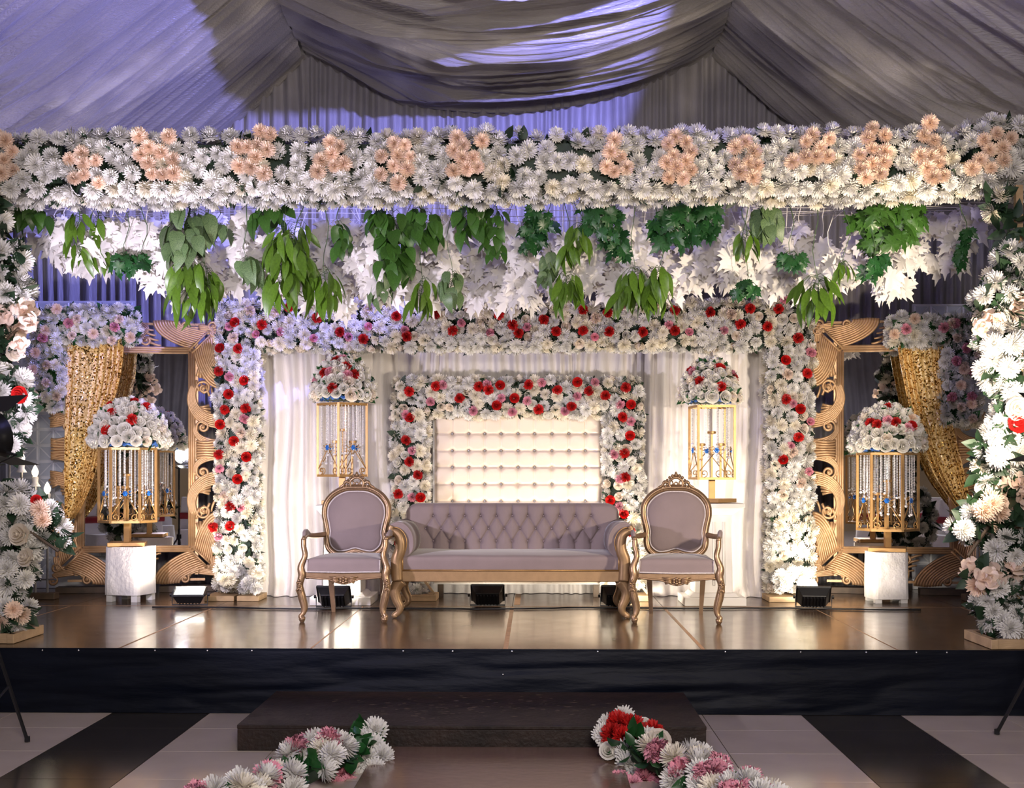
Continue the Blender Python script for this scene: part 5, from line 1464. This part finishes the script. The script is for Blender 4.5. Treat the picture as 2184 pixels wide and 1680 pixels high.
# ================================================================== GOLD SEQUIN CURTAINS
def sequin(label, Y, left, right, ytop, ybot, seed, side):
    """left/right: lists (py, px) of the two edges."""
    rr = random.Random(seed)
    ztop, zbot = PZ(ytop, Y), PZ(ybot, Y)
    def interp(lst, py):
        for (a, b) in zip(lst, lst[1:]):
            if a[0] <= py <= b[0]:
                s = (py-a[0])/(b[0]-a[0]); return a[1]+(b[1]-a[1])*s
        return lst[-1][1] if py > lst[-1][0] else lst[0][1]
    c = P((left[0][1]+right[0][1])/2, ybot, Y)
    t = thing('sequin_curtain', label, 'curtain', (c.x, Y, 0), group='gold sequin curtains')
    nu, nv = 150, 70
    L_ = catmull([Vector((b, 0, a)) for (a, b) in left], 10); R_ = catmull([Vector((b, 0, a)) for (a, b) in right], 10)
    Ls = [(p.z, p.x) for p in L_]; Rs = [(p.z, p.x) for p in R_]
    V = []
    for j in range(nv+1):
        v = j/nv; py = ytop+(ybot-ytop)*v
        xl, xr = interp(Ls, py), interp(Rs, py)
        for i in range(nu+1):
            u = i/nu
            k = 8.5
            ph = u*k+0.35*math.sin(u*7+v*1.5)+0.12*math.sin(u*23)
            amp = 0.030*(1-0.45*v)
            sk = (py-ytop)
            # lower hem pulled towards the tie
            q = P(xl+(xr-xl)*u, py, Y)
            y = Y+amp*math.sin(2*math.pi*ph)*(0.6+0.5*math.sin(u*5+seed))-0.05*math.sin(math.pi*v)*0.6
            V.append((q.x-c.x, y-Y, q.z+0.012*math.sin(2*math.pi*ph)*v))
    part('cloth', np_mesh('sequin_cloth', V, grid_faces(nu, nv)[:, ::-1], ['sequin_gold'], True), 'sequin_gold', t)
    q = P(left[-1][1]*0.5+right[-1][1]*0.5, ybot-4, Y)
    part('tie_band', MB().tube([(q.x-c.x-0.05, -0.02, q.z), (q.x-c.x, -0.05, q.z-0.01), (q.x-c.x+0.05, -0.02, q.z+0.01)], [0.015, 0.02, 0.015], 8), 'sequin_gold', t, True)
sequin('gold sequin curtain tied back over the mirror beside the lit floodlight', 10.98,
       [(715, 139), (800, 140), (900, 139), (1000, 138), (1080, 138), (1122, 135)], [(715, 268), (790, 263), (860, 247), (930, 228), (990, 212), (1040, 195), (1080, 176), (1105, 158), (1122, 142)], 715, 1122, 3, -1)
sequin('gold sequin curtain tied back over the mirror beside the quilted white stool', 10.98,
       [(725, 1912), (800, 1925), (870, 1940), (950, 1965), (1020, 1995), (1070, 2030), (1105, 2060), (1125, 2070)], [(725, 2010), (800, 2012), (860, 2018), (930, 2034), (1000, 2052), (1060, 2066), (1100, 2077), (1125, 2084)], 725, 1125, 8, 1)

# ================================================================== CRYSTAL CAGES WITH FLOWER DOMES
def bead_strand_mesh(name, n, sp, r):
    mb = MB()
    for k in range(n):
        c = (0, 0, -k*sp)
        mb.add([(0, 0, c[2]+r), (r, 0, c[2]), (0, r, c[2]), (-r, 0, c[2]), (0, -r, c[2]), (0, 0, c[2]-r)],
               [(0, 1, 2), (0, 2, 3), (0, 3, 4), (0, 4, 1), (5, 2, 1), (5, 3, 2), (5, 4, 3), (5, 1, 4)])
    mb.lathe([(0.001, 0.014), (0.010, 0.008), (0.013, 0), (0.010, -0.008), (0.001, -0.014)], 8, (0, 0, -n*sp-0.010))
    return mb.mesh(name, False, ['crystal'])
BS = [bead_strand_mesh('crystal_strand', n, 0.0155, 0.0085) for n in (22, 26, 31, 36)]
def cage(label, x, Y, zb, zt, sides, Rr, rot, z_support, nstr, seed, fans=True):
    rr = random.Random(seed)
    t = thing('crystal_cage', label, 'cage', (x, Y, z_support), group='gold crystal cages')
    dz = -z_support
    cs = [(Rr*math.cos(rot+2*math.pi*k/sides), Rr*math.sin(rot+2*math.pi*k/sides)) for k in range(sides)]
    b = 0.019
    for z in (zb, zt):
        fr = MB()
        for k in range(sides):
            a, c = cs[k], cs[(k+1) % sides]
            fr.tube([(a[0], a[1], z+dz), (c[0], c[1], z+dz)], b*0.72, 4, up=(0, 0, 1))
        part('cage_ring', fr, 'gold_wire', t)
    for k in range(sides):
        a = cs[k]
        part('cage_bar', MB().tube([(a[0], a[1], zb+dz-0.008), (a[0], a[1], zt+dz+0.008)], b*0.72, 4), 'gold_wire', t)
    part('post', MB().box((0, 0, (zb+z_support+0.03)/2+dz), (0.05, 0.05, zb-z_support-0.03)), 'gold_wire', t)
    part('base_block', MB().box((0, 0, 0.018), (0.30, 0.30, 0.032), rz=rot), 'gold_wire', t, bevel=0.003)
    part('floor_bar', MB().box((0, 0, zb+dz), (Rr*1.5, 0.03, 0.018), rz=rot).box((0, 0, zb+dz), (0.03, Rr*1.5, 0.018), rz=rot), 'gold_wire', t)
    # inner candle posts with cups
    for (k, h) in enumerate((0.62, 0.45, 0.45)):
        a = rot+k*2.09+0.4; q = 0.0 if k == 0 else Rr*0.42
        px_, py_ = math.cos(a)*q, math.sin(a)*q
        hh = (zt-zb)*h
        part('candle_post', MB().box((px_, py_, zb+hh/2+dz), (0.016, 0.016, hh)).lathe([(0.012, 0), (0.036, 0.004), (0.036, 0.022), (0.030, 0.024)], 10, (px_, py_, zb+hh+dz)), 'gold_wire', t)
    # scrollwork on each face
    for k in range(sides):
        a, c = Vector((*cs[k], 0)), Vector((*cs[(k+1) % sides], 0)); m = (a+c)/2; L = (c-a).length; ux = (c-a)/L
        sw = MB(); h = zt-zb
        apex = zb+h*0.34
        for s in (-1, 1):
            sw.tube([m+ux*(s*L*0.47)+Vector((0, 0, zb+h*0.10+dz)), m+ux*(s*L*0.08)+Vector((0, 0, apex+dz))], 0.005, 4)
            sc = arc_scroll((s*L*0.34, 0.042), 0.032, 1.15, -math.pi/2, s, 16)
            sw.tube([m+ux*p[0]+Vector((0, 0, zb+p[1]+dz)) for p in sc], 0.0045, 4)
            for (cx_, cz_, r0) in ((0.034, 0.052, 0.026), (0.030, 0.008, 0.018)):
                sc = arc_scroll((s*cx_, cz_), r0, 0.85, math.pi*(0.5+0.5*s)+math.pi, s, 14)
                sw.tube([m+ux*p[0]+Vector((0, 0, apex+p[1]+dz)) for p in sc], 0.004, 4)
        sc_o = part('face_scroll', sw, 'gold_wire', t, True)
        out = m.normalized()
        g = MB(); M = out.to_track_quat('Z', 'Y').to_matrix()
        for q in range(6):
            an = q*math.pi/3
            g.lathe([(0.001, -0.004), (0.010, -0.002), (0.008, 0.006), (0.001, 0.008)], 6, m+out*0.008+ux*(math.cos(an)*0.013)+Vector((0, 0, apex+0.03+math.sin(an)*0.015+dz)), axis=M)
        g.lathe([(0.001, -0.004), (0.010, 0.0), (0.006, 0.010), (0.001, 0.012)], 8, m+out*0.010+Vector((0, 0, apex+0.03+dz)), axis=M)
        part('blue_gem', g, 'gem_blue', sc_o)
        n = max(3, int(nstr/sides))
        for q in range(n):
            f = (q+0.5)/n+rr.uniform(-.04, .04)
            p = a.lerp(c, f)*rr.uniform(0.80, 0.93)
            link('crystal_strand', rr.choice(BS), t, (p.x, p.y, zt+dz-0.012), (0, 0, rr.random()*3), (1, 1, (zt-zb)/0.70*rr.uniform(0.92, 1.0)))
    return t
def dome(label, x, Y, z, rx, h, seed, reds, mixw, n=2600, ribbon=True):
    rr = random.Random(seed)
    base = Vector((x, Y, z))
    t = thing('flower_dome', label, 'flower arrangement', base, group='flower domes on the crystal cages')
    part('foam_core', MB().lathe([(rx*0.66, 0.008), (rx*0.70, 0.06), (rx*0.58, h*0.5), (rx*0.3, h*0.78), (0.01, h*0.84)], 16), 'foliage_dark', t, True)
    if ribbon:
        rb = MB()
        for k in range(26):
            a = 2*math.pi*k/26; a2 = a+0.3
            rb.tube([(math.cos(a)*rx*0.70, math.sin(a)*rx*0.70, 0.012), (math.cos(a+.12)*rx*0.76, math.sin(a+.12)*rx*0.76, 0.035+0.012*math.sin(k*3)), (math.cos(a2)*rx*0.70, math.sin(a2)*rx*0.70, 0.014)], [0.012, 0.018, 0.012], 5)
        part('ribbon', rb, 'ribbon_blue', t, label='crumpled blue ribbon')
    cand = []
    for _ in range(n):
        a = rr.uniform(0, 6.28); e = rr.uniform(-0.12, 1.57)
        d = Vector((math.cos(a)*math.cos(e), math.sin(a)*math.cos(e), math.sin(e)))
        cand.append((base+Vector((d.x*rx*0.86, d.y*rx*0.86, max(0.045, d.z*h*0.88+0.02))), d))
    keep = []; 
    for (key, px, py) in reds:
        q = P(px, py, Y); dx = (q.x-x)/(rx*0.9); dzv = max(0, (q.z-z)/(h*0.9)); yy = -math.sqrt(max(0.02, 1-min(1, dx*dx+dzv*dzv)))
        d = Vector((dx, yy, dzv)).normalized()
        p = base+Vector((d.x*rx*0.90, d.y*rx*0.90, d.z*h*0.90+0.02)); keep.append((p, d))
        flower(key, p, (d+Vector((0, -.5, .1))).normalized(), 0.095, t, base, rr)
    pts = poisson(cand, 0.060, rr, keep)
    keys = [m[0] for m in mixw]; ws = [m[1] for m in mixw]
    for (p, d) in pts:
        key = rr.choices(keys, ws)[0]
        flower(key, p, d, 0.112*rr.uniform(0.85, 1.15), t, base, rr)
    leafy('leaf_mass', [(p-d*0.02, d) for (p, d) in cand[:170]], t, base, rr, (0.06, 0.10), ('small', 'smallg'), 'leaf_deep')
# outer pair: hexagons on cloth stools
def stool(label, px0, px1, py0, py1, Y, yaw):
    x0, x1 = PX(px0, Y), PX(px1, Y); zt = PZ(py0, Y); zb = PZ(py1, Y)
    w = (x1-x0)/(math.cos(yaw)+abs(math.sin(yaw))*0.9)
    t = thing('cloth_stool', label, 'stool', ((x0+x1)/2, Y+0.2, 0), yaw, group='white cloth stools under the hexagonal cages')
    zb = max(0.035, zb)
    def fn(u, v):
        a = u*2*math.pi; 
        # rounded square section
        c, s = math.cos(a), math.sin(a); k = (abs(c)**8+abs(s)**8)**(-1/8)
        r = w/2*(1+0.012*math.sin(a*5+v*4)+0.02*(1-v))
        return (c*k*r, s*k*r, zb+(zt-zb)*v)
    mb = MB().grid(fn, 48, 12, True)
    n = 48
    mb.add([fn(i/n, 1) for i in range(n)], [tuple(range(n))])
    part('cover', mb, 'cloth_white', t, False, bevel=0.006)
    for sx in (-1, 1):
        for sy in (-1, 1): part('foot', MB().box((sx*w*0.36, sy*w*0.36, zb/2+0.01), (0.055, 0.055, zb+0.018)), 'paint_white', t)
    return (x0+x1)/2, zt
xs, zs = stool('plain white cloth-covered stool turned on its corner beside the lit floodlight', 214, 312, 1168, 1272, 10.45, math.radians(-14))
YC = 10.65
cage('gold hexagonal cage of crystal strands on the plain white stool by the lit floodlight', PX(272, YC), YC, PZ(1112, YC), PZ(957, YC), 6, 0.232, 0.22, zs+0.002, 30, 1)
dome('wide flower dome with six red blooms over the crystal cage by the lit floodlight', PX(276, YC), YC, PZ(957, YC)+0.016, 0.345, 0.40, 11,
     [('cr', 289, 862), ('rr', 240, 870), ('rr', 257, 889), ('cr', 300, 902), ('rr', 252, 925), ('rr', 318, 868), ('cp', 222, 868)], [('rw', 1), ('rc', .12)])
xs2, zs2 = stool('quilted white cloth-covered stool beside the darker floodlight', 1864, 1945, 1178, 1280, 10.45, math.radians(3))
cage('gold hexagonal cage of crystal strands on the quilted white stool', PX(1893, YC), YC, PZ(1128, YC), PZ(968, YC), 6, 0.245, -0.30, zs2+0.002, 36, 2)
dome('wide flower dome with pink and red blooms over the cage on the quilted stool', PX(1893, YC), YC, PZ(968, YC)+0.016, 0.325, 0.40, 12,
     [('cr', 1889, 876), ('cr', 1848, 908), ('cr', 1858, 913), ('cr', 1893, 908), ('rr', 1928, 916), ('cp', 1878, 905), ('cp', 1918, 921), ('mp', 1935, 900)], [('rw', 1), ('rc', .15), ('mw', .25)])
# inner pair: square cages on fluted columns
def column(label, px, Y, wtop, top_py):
    x = PX(px, Y); zt = PZ(top_py, Y); k = wtop
    t = thing('fluted_column', label, 'column', (x, Y, 0), group='white fluted columns under the square cages')
    part('plinth', MB().box((0, 0, 0.035), (0.50, 0.50, 0.068)).box((0, 0, 0.085), (0.40, 0.40, 0.03), top=(0.86, 0.86)), 'paint_white', t, bevel=0.005)
    part('shaft', MB().box((0, 0, (zt-0.09+0.10)/2), (0.31, 0.31, zt-0.19), top=(0.92, 0.92)), 'paint_white', t, bevel=0.006)
    for s in (-1, 0, 1):
        part('flute', MB().tube([(s*0.085, -0.158, 0.16), (s*0.080, -0.147, zt-0.15)], 0.012, 6), 'paint_white', t, True)
    part('capital', MB().box((0, 0, zt-0.065), (0.31, 0.31, 0.06), top=(k/0.33, k/0.33)).box((0, 0, zt-0.017), (k, k, 0.034)), 'paint_white', t, bevel=0.004)
    return x, zt
xa, za = column('white fluted column mostly hidden behind the chair in front of the corner-on cage', 735, 10.52, 0.42, 1076)
xb, zb_ = column('white fluted column standing between the right-hand drape and the chair', 1517, 10.52, 0.48, 1072)
bpy.data.objects['fluted_column.001']['label'] = 'white fluted column seen beside the back of its chair'
YI = 10.56
cage('gold square cage set on its corner, with few crystal strands, before the white drape', PX(730, YI), YI, PZ(1014, YI), PZ(862, YI), 4, 0.205, math.pi/2, za+0.002, 24, 3)
dome('round flower dome with four red carnations over the corner-on cage', PX(733, YI), YI, PZ(862, YI)+0.026, 0.27, 0.385, 13,
     [('cr', 722, 778), ('cr', 743, 790), ('cr', 698, 804), ('cr', 762, 807), ('cr', 718, 836), ('cp', 693, 777), ('cp', 735, 775), ('rp', 712, 803), ('rp', 748, 810), ('rp', 682, 820)], [('rw', 1), ('rc', .25)], ribbon=True)
cage('gold square cage seen face-on above the fluted column', PX(1518, YI), YI, PZ(1020, YI), PZ(868, YI), 4, 0.215, math.pi/4+0.12, zb_+0.002, 14, 4)
dome('round flower dome with two pink carnations over the face-on cage', PX(1514, YI), YI, PZ(868, YI)+0.026, 0.255, 0.37, 14,
     [('cr', 1467, 787), ('cr', 1530, 793), ('cr', 1487, 822), ('cr', 1562, 813), ('cr', 1530, 834), ('cp', 1477, 801), ('cp', 1565, 795)], [('rw', 1), ('rc', .3)], ribbon=True)
# ================================================================== FLOODLIGHTS ON THE STAGE
def floodlight(label, px, py, Y, rz, tilt, power, target, color=(1.0, 0.88, 0.71), w=0.26, spread=150):
    p = P(px, py, Y); p.z = 0
    t = thing('floodlight', label, 'floodlight', p, rz, group='stage floodlights')
    M = Matrix.Rotation(tilt, 3, 'X')
    c = Vector((0, 0, 0.085))
    def tr(v): return c+M @ Vector(v)
    hw, hd = w/2, 0.085
    # tapered housing: lens side up (+z local), fins at the back
    vs = [tr(v) for v in ((-hw*0.72, -hd*0.72, -0.05), (hw*0.72, -hd*0.72, -0.05), (hw*0.72, hd*0.72, -0.05), (-hw*0.72, hd*0.72, -0.05), (-hw, -hd, 0.028), (hw, -hd, 0.028), (hw, hd, 0.028), (-hw, hd, 0.028))]
    part('housing', MB().add(vs, [(3, 2, 1, 0), (0, 1, 5, 4), (1, 2, 6, 5), (2, 3, 7, 6), (3, 0, 4, 7), (4, 5, 6, 7)]), 'black_plastic', t, bevel=0.004)
    rim = MB()
    for (a, b) in (((-hw, -hd), (hw, -hd)), ((hw, -hd), (hw, hd)), ((hw, hd), (-hw, hd)), ((-hw, hd), (-hw, -hd))):
        rim.tube([tr((a[0], a[1], 0.03)), tr((b[0], b[1], 0.03))], 0.011, 4)
    part('rim', rim, 'black_plastic', t)
    part('lens', MB().add([tr(v) for v in ((-hw+.015, -hd+.015, 0.032), (hw-.015, -hd+.015, 0.032), (hw-.015, hd-.015, 0.032), (-hw+.015, hd-.015, 0.032))], [(0, 1, 2, 3)]), 'lamp_glass', t)
    fins = MB()
    for k in range(7): fins.add(*(lambda x: ([tr((x-.004, -hd*.6, -0.05)), tr((x+.004, -hd*.6, -0.05)), tr((x+.004, hd*.6, -0.05)), tr((x-.004, hd*.6, -0.05)), tr((x-.004, -hd*.6, -0.066)), tr((x+.004, -hd*.6, -0.066)), tr((x+.004, hd*.6, -0.066)), tr((x-.004, hd*.6, -0.066))], [(4, 5, 6, 7), (0, 1, 5, 4), (1, 2, 6, 5), (2, 3, 7, 6), (3, 0, 4, 7)]))(-hw*.6+k*hw*.2))
    part('fin', fins, 'black_plastic', t)
    part('bracket', MB().tube([(-hw-.012, 0, 0.085), (-hw-.012, 0, 0.006), (hw+.012, 0, 0.006), (hw+.012, 0, 0.085)], 0.007, 4), 'black_metal', t)
    part('knob', MB().lathe([(0.002, -0.01), (0.014, -0.008), (0.014, 0.008), (0.002, 0.01)], 8, (-hw-.022, 0, 0.085), axis=Matrix.Rotation(math.pi/2, 3, 'Y')).lathe([(0.002, -0.01), (0.014, -0.008), (0.014, 0.008), (0.002, 0.01)], 8, (hw+.022, 0, 0.085), axis=Matrix.Rotation(math.pi/2, 3, 'Y')), 'black_plastic', t)
    src = Matrix.Rotation(rz, 3, 'Z') @ tr((0, 0, 0.055))+p
    lamp('floodlight_lamp', 'AREA', src, target, power, color, w*0.8, 0.12, spread=spread)
floodlight('small black floodlight lying face up, lens glowing, beside the hexagonal cage and the arch leg', 405, 1286, 10.30, 0.1, math.radians(18), 30, (PX(400, 11), 10.55, 1.3), spread=180)
floodlight('small black floodlight between the legs of the chair before the corner-on cage', 712, 1284, 10.16, 0.0, math.radians(-52), 24, (PX(690, 11), 11.1, 1.0))
floodlight('small black floodlight behind the middle of the sofa', 1040, 1288, 10.30, 0.0, math.radians(-52), 9, (PX(1100, 11), 11.0, 1.0))
floodlight('small black floodlight half hidden behind the sofa leg beside the column chair', 1318, 1290, 10.25, 0.0, math.radians(-52), 23, (PX(1400, 11), 11.1, 1.0))
floodlight('small black floodlight tilted towards the arch leg, before the mirror with the quilted stool', 1735, 1292, 10.20, -0.12, math.radians(-48), 20, (PX(1740, 11), 11.1, 1.1))

# ================================================================== TRIPOD LAMPS ON THE HALL FLOOR
def tripod_lamp(label, foot, x, Y, zl, target, power, color, seed, feet):
    base = Vector((x, Y, FLOOR_Z))
    t = thing('tripod_lamp', label, 'light stand', base)
    H = zl-FLOOR_Z
    part('column', MB().tube([(0, 0, 0.24), (0, 0, 0.75)], 0.016, 8).tube([(0, 0, 0.7), (0, 0, H-0.10)], 0.011, 8), 'black_metal', t, True)
    part('collar', MB().lathe([(0.018, 0), (0.030, 0.005), (0.030, 0.06), (0.018, 0.065)], 10, (0, 0, 0.62)).lathe([(0.016, 0), (0.026, 0.005), (0.026, 0.05), (0.016, 0.055)], 10, (0, 0, 0.22)), 'black_plastic', t)
    for (fx, fy) in feet:
        f = Vector((fx, fy, 0.012))
        leg = part('leg', MB().tube([(0, 0, 0.66), f*0.55+Vector((0, 0, 0.66*0.45)), f], 0.011, 6), 'black_metal', t)
        part('brace', MB().tube([(0, 0, 0.25), f*0.5+Vector((0, 0, 0.33))], 0.007, 5), 'black_metal', t)
        part('rubber_foot', MB().tube([f+Vector((0, 0, 0.02)), f+Vector((0, 0, -0.008))], 0.016, 6), 'black_plastic', leg)
    d = (Vector(target)-Vector((x, Y, zl))).normalized()
    M = d.to_track_quat('Z', 'Y').to_matrix()
    def tr(v): return Vector((0, 0, H))+M @ Vector(v)
    hd = MB().lathe([(0.02, -0.20), (0.07, -0.19), (0.08, -0.10), (0.09, -0.02), (0.125, 0.05), (0.118, 0.05), (0.085, -0.01), (0.01, -0.02)], 18, (0, 0, H), axis=M)
    part('lamp_head', hd, 'black_plastic', t, True)
    part('lens', MB().lathe([(0.001, 0.0), (0.086, 0.0), (0.086, 0.004), (0.001, 0.006)], 18, tr((0, 0, 0.012)), axis=M), 'lamp_glass_key', t, label='bright lamp lens')
    for s in (-1, 1):
        part('barn_door', MB().add([tr(v) for v in ((-0.11, s*0.122, 0.05), (0.11, s*0.122, 0.05), (0.14, s*0.19, 0.17), (-0.14, s*0.19, 0.17))], [(0, 1, 2, 3)]), 'black_metal', t)
    part('yoke', MB().tube([tr((-0.135, 0, -0.04)), Vector((-0.135, 0, H-0.10)), Vector((0, 0, H-0.16)), Vector((0.135, 0, H-0.10)), tr((0.135, 0, -0.04))], 0.009, 5), 'black_metal', t)
    lamp('tripod_lamp_light', 'SPOT', Vector((x, Y, zl))+d*0.16, target, power, color, 0.07, spot=125, blend=0.4)
fl_ = P(58, 1585, 6.9)
tripod_lamp('black tripod lamp on the tiled floor at the stage end with the red-rose flower stand', None, PX(-20, 6.62), 6.62, 1.28, (-0.9, 9.5, 2.0), 350, (0.88, 0.80, 1.0), 1,
            [(PX(58, 6.92)-PX(-20, 6.62), 0.30), (-0.42, 0.20), (0.02, -0.5)])
tripod_lamp('black tripod lamp on the tiled floor at the stage end with the bare-post flower stand', None, PX(2232, 6.95), 6.85, 1.30, (0.9, 9.5, 2.0), 340, (1.0, 0.84, 0.64), 2,
            [(PX(2128, 7.2)-PX(2232, 6.95), 0.36), (0.42, 0.20), (-0.02, -0.5)])

# ================================================================== CANDLE RACKS beside the mirrors
def rack(label, posts, Y, pyrail):
    xs = [PX(p[0], Y) for p in posts]
    t = thing('candle_rack', label, 'candle rack', ((xs[0]+xs[-1])/2, Y, 0), group='candle racks by the tile screens')
    x0 = (xs[0]+xs[-1])/2
    lo, hi = min(xs)-x0-0.12, max(xs)-x0+0.08
    part('foot_rail', MB().box(((lo+hi)/2, 0, 0.03), (hi-lo, 0.12, 0.055)), 'dark_wood', t, bevel=0.004)
    part('mid_rail', MB().tube([(lo, 0, PZ(pyrail, Y)), (hi, 0, PZ(pyrail, Y))], 0.008, 5), 'grey_metal', t)
    for (px, py) in posts:
        x = PX(px, Y)-x0; z = PZ(py, Y)
        part('rod', MB().tube([(x, 0, 0.05), (x, 0, z-0.075)], 0.011, 6), 'grey_metal', t)
        cup = part('bulb_holder', MB().lathe([(0.045, -0.085), (0.040, -0.075), (0.024, -0.05), (0.028, -0.01), (0.022, 0.0)], 12, (x, 0, z)), 'paint_white', t, True)
        part('bulb', MB().lathe([(0.012, 0.0), (0.026, 0.02), (0.028, 0.045), (0.016, 0.075), (0.002, 0.098)], 10, (x, 0, z)), 'bulb_glow', cup, True)
rack('metal candle rack with glowing bulbs stepping down beside the mirror with the lit floodlight', [(20, 955), (46, 986), (75, 1016), (101, 1052)], 10.75, 1237)
rack('metal candle rack with glowing bulbs half hidden by the peach blooms of the bare-post stand', [(2085, 1050), (2108, 1030), (2140, 1000)], 10.75, 1237)

# ================================================================== CABLE along the stage
def cable():
    rr = random.Random(4)
    pts = []
    for k in range(60):
        x = -3.05+k*0.103
        pts.append((x, 10.02+0.05*math.sin(x*1.3)+rr.uniform(-.012, .012)+0.03*math.sin(x*4), 0.009))
    o = part('power_cable', MB().tube(catmull(pts, 3), 0.007, 5), 'black_plastic', None, True)
    tag(o, 'thin black power cable lying along the stage behind the sofa legs', 'cable')
cable()

# ================================================================== GUEST CHAIRS down in the hall (seen in the mirrors)
def guest_chair(x, y, rz, label):
    t = thing('guest_chair', label, 'chair', (x, y, FLOOR_Z), rz, group='covered guest chairs in the hall')
    def skirt(u, v):
        a = u*2*math.pi; c, s = math.cos(a), math.sin(a); k = (abs(c)**6+abs(s)**6)**(-1/6)
        r = (0.22+0.05*(1-v)**1.4)*(1+0.04*math.sin(a*9)*(1-v))
        return (c*k*r, s*k*r, 0.01+0.46*v)
    part('skirt', MB().grid(skirt, 54, 6, True).add([skirt(i/54, 1) for i in range(54)], [tuple(range(54))]), 'chair_cover', t, True)
    part('back_cover', MB().box((0, 0.205, 0.74), (0.44, 0.06, 0.58), top=(0.86, 0.7)), 'chair_cover', t, bevel=0.02)
    part('sash', MB().tube([(-0.235, 0.16, 0.70), (-0.2, 0.245, 0.70), (0.2, 0.245, 0.70), (0.235, 0.16, 0.70), (0, 0.158, 0.70)], 0.055, 6, True, flat=(0.25, 1.0), up=(0, 1, 0)), 'sash_red', t)
    bow = MB()
    for s in (-1, 1):
        bow.tube([(0, 0.275, 0.70), (s*0.10, 0.29, 0.76), (s*0.17, 0.28, 0.70), (s*0.10, 0.285, 0.65), (0, 0.275, 0.70)], [0.02, 0.04, 0.035, 0.04, 0.02], 6)
        bow.tube([(0, 0.275, 0.69), (s*0.05, 0.29, 0.5), (s*0.08, 0.285, 0.28)], [0.02, 0.045, 0.06], 5, flat=(0.3, 1))
    part('bow', bow, 'sash_red', t, True)
for k, (x, y, r) in enumerate(((-2.9, 1.6, 2.9), (-3.7, 1.9, 2.6), (-2.2, 0.6, 3.3), (-3.3, 0.2, 3.0), (-4.2, 0.6, 2.8), (-2.6, -1.2, 3.1), (2.6, 1.6, 3.2), (3.3, 1.9, 3.5), (2.0, 0.5, 3.0), (3.0, 0.2, 3.2), (3.8, 0.7, 3.5), (2.4, -1.3, 3.1))):
    guest_chair(x, y, r, 'white covered guest chair with a dark red sash down in the hall, facing the stage')
